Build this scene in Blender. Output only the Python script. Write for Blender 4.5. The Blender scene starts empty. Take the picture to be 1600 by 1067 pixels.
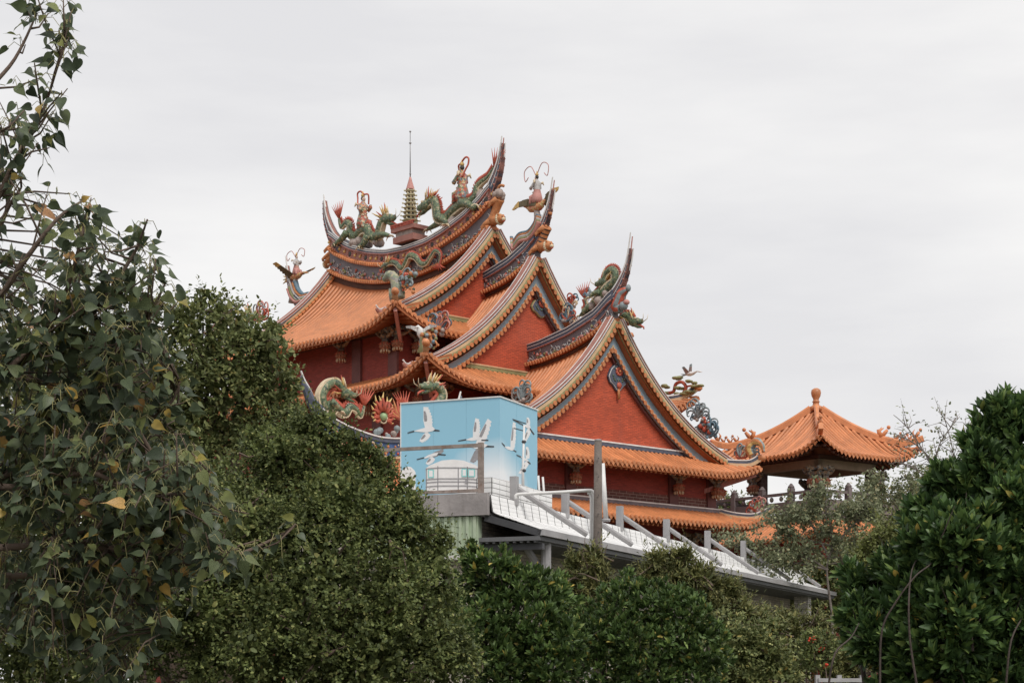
import bpy, bmesh, math, random
import numpy as np
from mathutils import Vector, Matrix, noise
random.seed(7); RNG = np.random.default_rng(11)
scene = bpy.context.scene
COL = scene.collection
R = math.radians
EYE = 1.6; F = 2800.0; HX = 800.0; HY = 1060.0      # eye height, focal length and horizon of the photograph
# ------------------------------------------------------------------ camera
cd = bpy.data.cameras.new('camera'); cam = bpy.data.objects.new('camera', cd); COL.objects.link(cam)
cam.location = (0, 0, EYE); cam.rotation_euler = (R(90), 0, 0)
cd.sensor_width = 36; cd.lens = 36*F/1600; cd.shift_y = (HY-533.5)/1600; cd.clip_end = 6000; cd.clip_start = .1
scene.camera = cam
# ------------------------------------------------------------------ overcast sky
SUN_EL, SUN_AZ = 52, 152          # azimuth measured clockwise from +Y
w = bpy.data.worlds.new('World'); scene.world = w; w.use_nodes = True
nt = w.node_tree; nt.nodes.clear(); N = nt.nodes.new; LK = nt.links.new
out = N('ShaderNodeOutputWorld'); bg = N('ShaderNodeBackground'); LK(bg.outputs[0], out.inputs[0])
sky = N('ShaderNodeTexSky'); sky.sky_type = 'NISHITA'; sky.sun_disc = False
sky.sun_elevation = R(SUN_EL); sky.sun_rotation = R(SUN_AZ); sky.air_density = 1.0; sky.dust_density = 4.0
tc = N('ShaderNodeTexCoord'); mp = N('ShaderNodeMapping'); mp.inputs['Scale'].default_value = (1.1, 1.1, 5.0)
nz = N('ShaderNodeTexNoise'); nz.inputs['Scale'].default_value = 2.6; nz.inputs['Detail'].default_value = 6; nz.inputs['Roughness'].default_value = .52
LK(tc.outputs['Generated'], mp.inputs[0]); LK(mp.outputs[0], nz.inputs['Vector'])
cr = N('ShaderNodeValToRGB'); e = cr.color_ramp.elements
e[0].position = .34; e[0].color = (7.3, 7.24, 7.36, 1); e[1].position = .68; e[1].color = (9.1, 8.98, 8.82, 1)
LK(nz.outputs['Fac'], cr.inputs[0])
mx = N('ShaderNodeMix'); mx.data_type = 'RGBA'; mx.inputs[0].default_value = .94      # cloud cover
LK(sky.outputs[0], mx.inputs[6]); LK(cr.outputs[0], mx.inputs[7]); LK(mx.outputs[2], bg.inputs[0])
bg.inputs[1].default_value = .0815
sd = bpy.data.lights.new('sun', 'SUN'); sd.energy = 1.5; sd.angle = R(22); sd.color = (1, .965, .91)
sun = bpy.data.objects.new('sun', sd); COL.objects.link(sun)
sv = Vector((math.sin(R(SUN_AZ))*math.cos(R(SUN_EL)), math.cos(R(SUN_AZ))*math.cos(R(SUN_EL)), math.sin(R(SUN_EL))))
sun.rotation_euler = sv.to_track_quat('Z', 'Y').to_euler()
vs = scene.view_settings; vs.view_transform = 'Standard'; vs.look = 'None'; vs.exposure = 0.45; vs.gamma = 1; vs.use_curve_mapping = False

# ------------------------------------------------------------------ materials
MATS = {}
def M(name, c, rough=.65, var=.18, scale=2.5, bump=.15, bscale=18, metal=0.0, grime=None, gscale=.8, spec=.4, joints=None, orand=0):
    """plain weathered surface; joints=(w,h,mortar colour,mortar size) lays bricks or tiles on it"""
    if name in MATS: return MATS[name]
    m = bpy.data.materials.new(name); m.use_nodes = True; t = m.node_tree; n = t.nodes.new; l = t.links.new
    b = t.nodes['Principled BSDF']; b.inputs['Roughness'].default_value = rough; b.inputs['Metallic'].default_value = metal
    b.inputs['Specular IOR Level'].default_value = spec
    co = n('ShaderNodeTexCoord')
    a = n('ShaderNodeTexNoise'); a.inputs['Scale'].default_value = scale; a.inputs['Detail'].default_value = 5; a.inputs['Roughness'].default_value = .62
    l(co.outputs['Object'], a.inputs['Vector'])
    r = n('ShaderNodeValToRGB'); r.color_ramp.elements[0].position = .3; r.color_ramp.elements[1].position = .7
    r.color_ramp.elements[0].color = (*[x*(1-var) for x in c], 1); r.color_ramp.elements[1].color = (*[min(.95, x*(1+var)) for x in c], 1)
    l(a.outputs['Fac'], r.inputs[0]); colr = r.outputs[0]; height = None
    if joints:
        sx = n('ShaderNodeSeparateXYZ'); l(co.outputs['Object'], sx.inputs[0])
        ad = n('ShaderNodeMath'); l(sx.outputs[0], ad.inputs[0]); l(sx.outputs[1], ad.inputs[1])
        cx = n('ShaderNodeCombineXYZ'); l(ad.outputs[0], cx.inputs[0]); l(sx.outputs[2], cx.inputs[1])
        br = n('ShaderNodeTexBrick'); l(cx.outputs[0], br.inputs['Vector'])
        br.inputs['Scale'].default_value = 1; br.inputs['Brick Width'].default_value = joints[0]; br.inputs['Row Height'].default_value = joints[1]
        br.inputs['Mortar Size'].default_value = joints[3]; br.inputs['Mortar Smooth'].default_value = .3
        br.inputs['Color1'].default_value = (.78, .78, .78, 1); br.inputs['Color2'].default_value = (1.12, 1.08, 1.05, 1); br.inputs['Mortar'].default_value = (1, 1, 1, 1)
        q = n('ShaderNodeMix'); q.data_type = 'RGBA'; q.blend_type = 'MULTIPLY'; q.inputs[0].default_value = 1
        l(colr, q.inputs[6]); l(br.outputs['Color'], q.inputs[7])
        q2 = n('ShaderNodeMix'); q2.data_type = 'RGBA'; l(br.outputs['Fac'], q2.inputs[0]); l(q.outputs[2], q2.inputs[6]); q2.inputs[7].default_value = (*joints[2], 1)
        colr = q2.outputs[2]; height = br.outputs['Fac']
    if grime:
        mp_ = n('ShaderNodeMapping'); mp_.inputs['Scale'].default_value = (gscale*2.2, gscale*2.2, gscale*.7)
        g = n('ShaderNodeTexNoise'); g.inputs['Scale'].default_value = 1.3; g.inputs['Detail'].default_value = 7; g.inputs['Roughness'].default_value = .7
        l(co.outputs['Object'], mp_.inputs[0]); l(mp_.outputs[0], g.inputs['Vector'])
        gr = n('ShaderNodeValToRGB'); gr.color_ramp.elements[0].position = .52; gr.color_ramp.elements[1].position = .78
        gr.color_ramp.elements[1].color = (grime[1],)*3+(1,); gr.color_ramp.elements[0].color = (0, 0, 0, 1)
        l(g.outputs['Fac'], gr.inputs[0])
        q = n('ShaderNodeMix'); q.data_type = 'RGBA'; l(gr.outputs[0], q.inputs[0]); l(colr, q.inputs[6]); q.inputs[7].default_value = (*grime[0], 1)
        colr = q.outputs[2]
    if orand:
        oi = n('ShaderNodeObjectInfo'); mr = n('ShaderNodeMapRange'); mr.inputs[3].default_value = 1-orand; mr.inputs[4].default_value = 1+orand*.7; l(oi.outputs['Random'], mr.inputs[0])
        q = n('ShaderNodeMix'); q.data_type = 'RGBA'; q.blend_type = 'MULTIPLY'; q.inputs[0].default_value = 1; l(colr, q.inputs[6]); l(mr.outputs[0], q.inputs[7]); colr = q.outputs[2]
    l(colr, b.inputs['Base Color'])
    f = n('ShaderNodeTexNoise'); f.inputs['Scale'].default_value = bscale; f.inputs['Detail'].default_value = 4; l(co.outputs['Object'], f.inputs['Vector'])
    bp = n('ShaderNodeBump'); bp.inputs['Strength'].default_value = bump; bp.inputs['Distance'].default_value = .03; l(f.outputs['Fac'], bp.inputs['Height'])
    if height:
        bp2 = n('ShaderNodeBump'); bp2.invert = True; bp2.inputs['Strength'].default_value = .7; bp2.inputs['Distance'].default_value = .012
        l(height, bp2.inputs['Height']); l(bp.outputs[0], bp2.inputs['Normal']); l(bp2.outputs[0], b.inputs['Normal'])
    else: l(bp.outputs[0], b.inputs['Normal'])
    MATS[name] = m; return m
def patchy(name, cols, scale=9, rough=.5):
    """hand-painted ceramic: patches of several glaze colours"""
    if name in MATS: return MATS[name]
    m = bpy.data.materials.new(name); m.use_nodes = True; t = m.node_tree; n = t.nodes.new; l = t.links.new; b = t.nodes['Principled BSDF']; b.inputs['Roughness'].default_value = rough
    co = n('ShaderNodeTexCoord'); v = n('ShaderNodeTexVoronoi'); v.inputs['Scale'].default_value = scale; l(co.outputs['Object'], v.inputs['Vector'])
    sx = n('ShaderNodeSeparateColor'); l(v.outputs['Color'], sx.inputs[0]); r = n('ShaderNodeValToRGB'); r.color_ramp.interpolation = 'CONSTANT'; el = r.color_ramp.elements
    while len(el) < len(cols): el.new(.5)
    for k, c in enumerate(cols): el[k].position = k/len(cols); el[k].color = (*c, 1)
    l(sx.outputs[0], r.inputs[0]); l(r.outputs[0], b.inputs['Base Color'])
    bp = n('ShaderNodeBump'); bp.inputs['Strength'].default_value = .6; bp.inputs['Distance'].default_value = .03; l(v.outputs['Distance'], bp.inputs['Height']); l(bp.outputs[0], b.inputs['Normal'])
    MATS[name] = m; return m
def leaf_mat(name, stops, rough=.45, trans=.25, spec=.35, vein=None):
    """stops: (position, colour) ramp over a random number per leaf"""
    m = bpy.data.materials.new(name); m.use_nodes = True; t = m.node_tree; n = t.nodes.new; l = t.links.new
    b = t.nodes['Principled BSDF']; b.inputs['Roughness'].default_value = rough; b.inputs['Specular IOR Level'].default_value = spec
    g = n('ShaderNodeNewGeometry'); oi = n('ShaderNodeObjectInfo'); ad = n('ShaderNodeMath'); l(g.outputs['Random Per Island'], ad.inputs[0]); l(oi.outputs['Random'], ad.inputs[1])
    fr = n('ShaderNodeMath'); fr.operation = 'FRACT'; l(ad.outputs[0], fr.inputs[0])
    r = n('ShaderNodeValToRGB'); el = r.color_ramp.elements
    while len(el) < len(stops): el.new(.5)
    for k, (p, c) in enumerate(stops): el[k].position = p; el[k].color = (*c, 1)
    l(fr.outputs[0], r.inputs[0])
    co = n('ShaderNodeTexCoord'); z = n('ShaderNodeTexNoise'); z.inputs['Scale'].default_value = 14 if vein else 3.2; l(co.outputs['Object'], z.inputs['Vector'])
    mr = n('ShaderNodeMapRange'); mr.inputs[1].default_value = .3; mr.inputs[2].default_value = .7; mr.inputs[3].default_value = .6; mr.inputs[4].default_value = 1.4; l(z.outputs['Fac'], mr.inputs[0])
    q = n('ShaderNodeMix'); q.data_type = 'RGBA'; q.blend_type = 'MULTIPLY'; q.inputs[0].default_value = 1; l(r.outputs[0], q.inputs[6]); l(mr.outputs[0], q.inputs[7])
    l(q.outputs[2], b.inputs['Base Color'])
    tr = n('ShaderNodeBsdfTranslucent'); l(q.outputs[2], tr.inputs[0]); ms = n('ShaderNodeMixShader'); ms.inputs[0].default_value = trans
    l(b.outputs[0], ms.inputs[1]); l(tr.outputs[0], ms.inputs[2]); l(ms.outputs[0], t.nodes['Material Output'].inputs[0])
    MATS[name] = m; return m

# ------------------------------------------------------------------ objects
def tag(o, label=None, cat=None, group=None, kind=None):
    if label: o['label'] = label
    if cat: o['category'] = cat
    if group: o['group'] = group
    if kind: o['kind'] = kind
    return o
def empty(name, loc, rz=0, label=None, cat=None, group=None, parent=None):
    o = bpy.data.objects.new(name, None); COL.objects.link(o); o.location = loc; o.rotation_euler = (0, 0, rz)
    o.empty_display_size = .3
    if parent: o.parent = parent
    return tag(o, label, cat, group)
def inst(name, me, parent, mat=None):
    o = bpy.data.objects.new(name, me); COL.objects.link(o); o.parent = parent
    if mat is not None: o.matrix_local = mat
    return o
def frame(x, y=None, z=None, o=(0, 0, 0)):
    return Matrix(((x[0], y[0], z[0], o[0]), (x[1], y[1], z[1], o[1]), (x[2], y[2], z[2], o[2]), (0, 0, 0, 1)))
class MB:
    def __init__(s): s.v = []; s.f = []; s.m = []
    def add(s, vs_, fs_, m=0):
        k = len(s.v); s.v += [tuple(p) for p in vs_]
        for f in fs_: s.f.append(tuple(k+i for i in f)); s.m.append(m)
    def box(s, a, b, m=0):
        x0, y0, z0 = a; x1, y1, z1 = b
        s.add([(x0,y0,z0),(x1,y0,z0),(x1,y1,z0),(x0,y1,z0),(x0,y0,z1),(x1,y0,z1),(x1,y1,z1),(x0,y1,z1)],
              [(0,3,2,1),(4,5,6,7),(0,1,5,4),(1,2,6,5),(2,3,7,6),(3,0,4,7)], m)
    def obox(s, c, ax, m=0):          # centre + three half-axis vectors
        c = Vector(c); a, b, d = [Vector(q) for q in ax]
        p = [c+i*a+j*b+k*d for k in (-1, 1) for j in (-1, 1) for i in (-1, 1)]
        s.add(p, [(0,2,3,1),(4,5,7,6),(0,1,5,4),(1,3,7,5),(3,2,6,7),(2,0,4,6)], m)
    def bar(s, a, b, wx, wy, m=0, up=(0, 0, 1)):
        a, b = Vector(a), Vector(b); t = (b-a).normalized(); sd_ = t.cross(Vector(up))
        if sd_.length < 1e-4: sd_ = t.cross(Vector((1, 0, 0)))
        sd_.normalize(); u_ = sd_.cross(t)
        s.obox((a+b)/2, ((b-a)/2, sd_*wx/2, u_*wy/2), m)
    def tube(s, pts, rad, n=6, m=0, cap=True, up=(0, 0, 1), mseg=None, flat=1.0):
        pts = [Vector(p) for p in pts]; K = len(pts)
        if not hasattr(rad, '__len__'): rad = [rad]*K
        k0 = len(s.v); prev = None
        for i, p in enumerate(pts):
            t = (pts[min(i+1, K-1)]-pts[max(i-1, 0)])
            t = t.normalized() if t.length > 1e-9 else Vector((0, 0, 1))
            if prev is None:
                sd_ = t.cross(Vector(up))
                if sd_.length < 1e-3: sd_ = t.cross(Vector((1, 0, .01)))
            else: sd_ = prev - t*prev.dot(t)
            sd_.normalize(); prev = sd_; u_ = sd_.cross(t)
            for j in range(n):
                a = 2*math.pi*j/n
                q = p + sd_*(math.cos(a)*rad[i]*flat) + u_*(math.sin(a)*rad[i]); s.v.append(tuple(q))
        for i in range(K-1):
            for j in range(n):
                j2 = (j+1) % n
                s.f.append((k0+i*n+j, k0+i*n+j2, k0+(i+1)*n+j2, k0+(i+1)*n+j)); s.m.append(mseg(i, j) if mseg else m)
        if cap:
            s.f.append(tuple(k0+j for j in range(n))[::-1]); s.m.append(m); s.f.append(tuple(k0+(K-1)*n+j for j in range(n))); s.m.append(m)
    def lathe(s, prof, n=10, c=(0, 0, 0), m=0, sq=1.0):
        k0 = len(s.v)
        for (r, z) in prof:
            for j in range(n):
                a = 2*math.pi*j/n; s.v.append((c[0]+r*math.cos(a), c[1]+r*sq*math.sin(a), c[2]+z))
        for i in range(len(prof)-1):
            for j in range(n):
                j2 = (j+1) % n; s.f.append((k0+i*n+j, k0+i*n+j2, k0+(i+1)*n+j2, k0+(i+1)*n+j)); s.m.append(m if not hasattr(m, '__len__') else m[i])
        mm = m if not hasattr(m, '__len__') else m[0]
        s.f.append(tuple(k0+j for j in range(n))[::-1]); s.m.append(mm); s.f.append(tuple(k0+(len(prof)-1)*n+j for j in range(n))); s.m.append(mm)
    def ball(s, c, r, m=0, n=7):
        rx, ry, rz = (r, r, r) if not hasattr(r, '__len__') else r
        k0 = len(s.v); rings = 4
        s.v.append((c[0], c[1], c[2]-rz))
        for i in range(1, rings):
            ph = math.pi*i/rings
            for j in range(n):
                a = 2*math.pi*j/n; s.v.append((c[0]+rx*math.sin(ph)*math.cos(a), c[1]+ry*math.sin(ph)*math.sin(a), c[2]-rz*math.cos(ph)))
        s.v.append((c[0], c[1], c[2]+rz)); last = len(s.v)-1
        for j in range(n):
            j2 = (j+1) % n
            s.f.append((k0, k0+1+j2, k0+1+j)); s.m.append(m)
            for i in range(rings-2):
                a = k0+1+i*n; s.f.append((a+j, a+j2, a+n+j2, a+n+j)); s.m.append(m)
            a = k0+1+(rings-2)*n; s.f.append((a+j, a+j2, last)); s.m.append(m)
    def grid(s, rows, m=0, thick=None):
        """rows: list of equal-length point lists"""
        k0 = len(s.v); nc = len(rows[0])
        for r in rows: s.v += [tuple(p) for p in r]
        for i in range(len(rows)-1):
            for j in range(nc-1):
                a = k0+i*nc+j; s.f.append((a, a+1, a+nc+1, a+nc)); s.m.append(m)
    def sweep(s, pts, sec, m=0, up=(0, 0, 1), side=None, closed=True, ms=None):
        """sec: (side, up) offsets; side fixes the sideways vector"""
        pts = [Vector(p) for p in pts]; K = len(pts); n = len(sec); k0 = len(s.v)
        for i, p in enumerate(pts):
            t = (pts[min(i+1, K-1)]-pts[max(i-1, 0)]).normalized()
            sd_ = Vector(side) if side else t.cross(Vector(up)).normalized()
            u_ = sd_.cross(t).normalized()
            if u_.z < 0: u_ = -u_
            for (a, b) in sec: s.v.append(tuple(p+sd_*a+u_*b))
        for i in range(K-1):
            for j in range(n if closed else n-1):
                j2 = (j+1) % n; s.f.append((k0+i*n+j, k0+i*n+j2, k0+(i+1)*n+j2, k0+(i+1)*n+j)); s.m.append(ms[j] if ms else m)
        if closed:
            s.f.append(tuple(k0+j for j in range(n))[::-1]); s.m.append(m); s.f.append(tuple(k0+(K-1)*n+j for j in range(n))); s.m.append(m)
    def plate(s, poly, axis, t0, t1, m=0):
        """extrude a 2D polygon; axis 'x','y','z' is the thickness direction"""
        def P3(a, b, c): return {'x': (c, a, b), 'y': (a, c, b), 'z': (a, b, c)}[axis]
        n = len(poly); p = [P3(a, b, t0) for a, b in poly]+[P3(a, b, t1) for a, b in poly]
        s.add(p, [tuple(range(n)), tuple(range(2*n-1, n-1, -1))]+[(i, i+n, (i+1) % n+n, (i+1) % n) for i in range(n)], m)
    def mesh(s, name, mats, smooth=False):
        me = bpy.data.meshes.new(name); me.from_pydata(s.v, [], s.f)
        for q in (mats if isinstance(mats, (list, tuple)) else [mats]): me.materials.append(q)
        if max(s.m, default=0) > 0: me.polygons.foreach_set('material_index', s.m)
        bm = bmesh.new(); bm.from_mesh(me); bmesh.ops.recalc_face_normals(bm, faces=bm.faces); bm.to_mesh(me); bm.free()
        if smooth: me.shade_smooth()
        return me
    def build(s, name, mats, parent=None, smooth=False, kind=None, loc=None):
        o = inst(name, s.mesh(name, mats, smooth), parent)
        if loc: o.location = loc
        if kind: o['kind'] = kind
        return o
def P(px, py, Y): return Vector(((px-HX)/F*Y, Y, (HY-py)/F*Y+EYE))
def catmull(pts, n=6):
    pts = [Vector(p) for p in pts]; o = []
    for i in range(len(pts)-1):
        p0 = pts[max(i-1, 0)]; p1 = pts[i]; p2 = pts[i+1]; p3 = pts[min(i+2, len(pts)-1)]
        for k in range(n):
            t = k/n; o.append(.5*((2*p1)+(p2-p0)*t+(2*p0-5*p1+4*p2-p3)*t*t+(3*p1-p0-3*p2+p3)*t**3))
    o.append(pts[-1]); return o
def interp(tab, x):
    if x <= tab[0][0]: return tab[0][1]
    for (a, b), (c, d) in zip(tab, tab[1:]):
        if x <= c: return b+(d-b)*(x-a)/(c-a)
    return tab[-1][1]

# ------------------------------------------------------------------ palette
TILE = M('orange_glazed_tile', (.60,.232,.098), .42, .18, 1.6, .15, 20, grime=((.24,.12,.07), .65), gscale=.6, orand=.16)
TILED = M('orange_tile_deck', (.49,.16,.063), .6, .2, 2.0, .12)
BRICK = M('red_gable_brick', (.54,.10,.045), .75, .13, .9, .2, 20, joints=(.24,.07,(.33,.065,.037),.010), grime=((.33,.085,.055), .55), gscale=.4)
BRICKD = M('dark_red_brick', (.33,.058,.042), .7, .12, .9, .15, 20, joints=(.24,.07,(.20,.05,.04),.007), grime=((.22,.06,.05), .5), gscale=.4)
BRICKG = M('brown_jointed_brick', (.15,.055,.045), .7, .15, 1.2, .15, 20, joints=(.42,.13,(.33,.22,.18),.014))
PILAR = M('plum_pilaster', (.15,.055,.05), .65, .15)
WOOD = M('dark_painted_timber', (.10,.045,.03), .7, .25)
RAFT = M('orange_rafter', (.36,.12,.045), .65, .2)
WHITE = M('white_trim', (.72,.70,.68), .55, .1, grime=((.45,.42,.40), .6))
PINK = M('pink_terracotta_trim', (.50,.24,.21), .6, .2, 4)
NAVY = M('slate_blue_trim', (.085,.095,.13), .5, .25, 4)
CREAM = M('cream_trim', (.58,.40,.24), .6, .15)
OLIVE = M('olive_trim', (.26,.25,.12), .6, .2)
BLUEG = M('blue_grey_board', (.27,.35,.41), .6, .12, 2, grime=((.26,.31,.34), .5))
SLATE = M('grey_violet_frieze', (.17,.15,.165), .65, .15)
FRRED = M('dusty_rose_frieze', (.34,.155,.125), .65, .15)
DGREEN = M('dragon_green', (.125,.165,.085), .45, .5, 9, .5, 40)
DGREEN = patchy('dragon_scales', ((.115,.16,.08), (.085,.12,.07), (.16,.19,.10), (.10,.15,.085), (.06,.085,.06), (.13,.17,.09), (.30,.27,.16)), 13, .45)
ROBE = patchy('painted_robe', ((.42,.10,.06), (.14,.17,.10), (.52,.42,.28), (.46,.20,.09), (.20,.22,.24), (.35,.08,.06)), 10)
COAT = patchy('painted_armour', ((.50,.24,.11), (.55,.44,.27), (.16,.20,.13), (.48,.12,.08), (.24,.25,.27)), 12)
DBLUE = M('dragon_blue', (.12,.19,.24), .45, .3, 9, .4, 40)
DRED = M('dragon_red', (.46,.10,.06), .5, .3, 8, .3)
DORG = M('fur_orange', (.50,.20,.08), .6, .25, 8, .3)
DCREAM = M('belly_cream', (.62,.50,.34), .55, .2, 8, .3)
DYEL = M('mane_yellow', (.62,.42,.16), .55, .2, 8, .3)
DBLK = M('stripe_black', (.05,.04,.035), .5, .2)
SKIN = M('statue_face', (.62,.44,.35), .5, .1)
GREYO = M('grey_blue_scroll', (.24,.28,.29), .55, .25, 8, .3)
STONE = M('warm_rockwork', (.36,.29,.26), .8, .3, 6, .6, 14)
BALU = M('grey_brown_stone', (.155,.125,.125), .75, .2, 3, .3, grime=((.26,.22,.22), .6))
BUFF = M('buff_beam', (.42,.30,.20), .65, .15)
# ------------------------------------------------------------------ ground
GR = M('ground_mud_grass', (.075,.075,.045), .95, .35, .4, .5, 6)
mb = MB(); mb.grid([[(x, y, 0) for x in (-1500,-60,0,60,1500)] for y in (-300,0,60,140,3000)])
tag(mb.build('ground', GR), kind='structure')
# ------------------------------------------------------------------ temple frame: u along the ridge (towards the right gable), v across
TA = -math.atan2(.733, .680); TU = Vector((math.cos(TA), math.sin(TA), 0)); TV = Vector((-math.sin(TA), math.cos(TA), 0))
TO = Vector((4.42, 75, 0)) - 13.7*TU
def T(u, v, z): return TO + TU*u + TV*v + Vector((0, 0, z))
def u_px(px, v):
    k = (px-HX)/F; b = TO+TV*v; return (k*b.y-b.x)/(TU.x-k*TU.y)
def v_px(px, u):
    k = (px-HX)/F; b = TO+TU*u; return (k*b.y-b.x)/(TV.x-k*TV.y)
def z_py(py, u, v): return (HY-py)/F*T(u, v, 0).y+EYE
def UZ(px, py, v=0): u = u_px(px, v); return (u, v, z_py(py, u, v))
def VZ(px, py, u): v = v_px(px, u); return (u, v, z_py(py, u, v))
temple = empty('temple', TO, TA, 'large temple with stacked orange tiled roofs, red brick gables and swallowtail ridges', 'temple')
Z0 = EYE
class Tier: pass
def tier(G, A, W, Wg, zr, ze, up, b, zs, cl=3.6):
    t = Tier(); t.G, t.A, t.W, t.Wg, t.zr, t.ze, t.up, t.b, t.zs, t.cl = G, A, W, Wg, zr, ze+Z0, up, b, zs+Z0, cl
    t.U = G+A; t.Gw = G-.55; return t
def gprof(t, x): return (1-math.exp(-x*t.W/t.b))/(1-math.exp(-t.W/t.b))
def zE(t, x, H): return t.ze+t.up*max(0, (abs(x)-(H-t.cl))/t.cl)**2.3
def zF(t, u, v):
    zr = t.zr(min(abs(u), t.G))+Z0; x = min(abs(v)/t.W, 1.05)
    return zr-(zr-zE(t, u, t.U))*gprof(t, x)
def hipu(t, q): return t.Gw+(t.U-t.Gw)*q
def hipv(t, q): return t.Wg+(t.W-t.Wg)*q
def hw(t, v): return max(t.G, hipu(t, (abs(v)-t.Wg)/(t.W-t.Wg)))
def zS(t, q, v):
    hv = hipv(t, q); zc = t.zs-(t.zs-t.ze)*(1-(1-q)**1.25); zh = zF(t, hipu(t, q), hv)
    return zc+(zh-zc)*max(0, (abs(v)-(hv-t.cl))/t.cl)**2.3
# shared small meshes ----------------------------------------------------------
TS = .27
def eave_tile_mesh():
    m = MB(); n = 8
    ring = [(.088*math.cos(2*math.pi*j/n), .088*math.sin(2*math.pi*j/n)) for j in range(n)]
    m.plate(ring, 'x', -.02, .05)
    m.plate([(a*.6, b*.6) for a, b in ring], 'x', .05, .062)
    d = TS/2; m.plate([(d-.115, .0), (d-.125, -.06), (d-.05, -.145), (d, -.205), (d+.05, -.145), (d+.125, -.06), (d+.115, .0), (d, -.03)], 'x', -.015, .025)
    return m.mesh('eave_tile', TILE)
EAVE_ME = eave_tile_mesh()
def rake_tile_mesh():
    m = MB(); n = 6; L = .42
    for i in range(n):
        pass
    prof = [(math.cos(math.pi*j/n)*.115, math.sin(math.pi*j/n)*.115) for j in range(n+1)]
    m.plate(prof, 'x', -L, .06)
    m.plate([(.09*math.cos(2*math.pi*j/8), .01+.09*math.sin(2*math.pi*j/8)) for j in range(8)], 'x', .06, .085)
    return m.mesh('rake_tile', TILE)
RAKE_ME = rake_tile_mesh()
def cover_row(m, pts, r=.078, n=5):
    pts = [Vector(p) for p in pts]; K = len(pts); k0 = len(m.v)
    for i, p in enumerate(pts):
        t = (pts[min(i+1, K-1)]-pts[max(i-1, 0)]).normalized(); sd_ = t.cross(Vector((0, 0, 1))).normalized(); u_ = sd_.cross(t)
        for j in range(n+1):
            a = math.pi*j/n; m.v.append(tuple(p+sd_*math.cos(a)*r+u_*(math.sin(a)*r*1.15)))
    for i in range(K-1):
        for j in range(n): m.f.append((k0+i*(n+1)+j, k0+i*(n+1)+j+1, k0+(i+1)*(n+1)+j+1, k0+(i+1)*(n+1)+j)); m.m.append(0)
PIECES = {'tile_row': 0, 'eave_tile': 0, 'rake_tile': 0}
def may(name): PIECES[name] += 1; return PIECES[name] <= 300
def add_inst(m, me, mat):
    m.add([mat @ v.co for v in me.vertices], [tuple(p.vertices) for p in me.polygons])
def rows_of(us, path, outward, rest_rows, rest_eaves, parent, single=True):
    for u in us:
        pts = path(u)
        if not pts: continue
        if single and may('tile_row'):
            m = MB(); cover_row(m, pts); m.build('tile_row', TILE, parent, True)
        else: cover_row(rest_rows, pts)
        p = Vector(pts[-1]); x = Vector(outward); y = Vector((0, 0, 1)).cross(x)
        mt = frame(x, y, (0, 0, 1), p+Vector((0, 0, .012)))
        if single and may('eave_tile'): inst('eave_tile', EAVE_ME, parent, mt)
        else: add_inst(rest_eaves, EAVE_ME, mt)
def frange(a, b, s):
    n = int((b-a)/s); o = (b-a-n*s)/2; return [a+o+i*s for i in range(n+1)]
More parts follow.
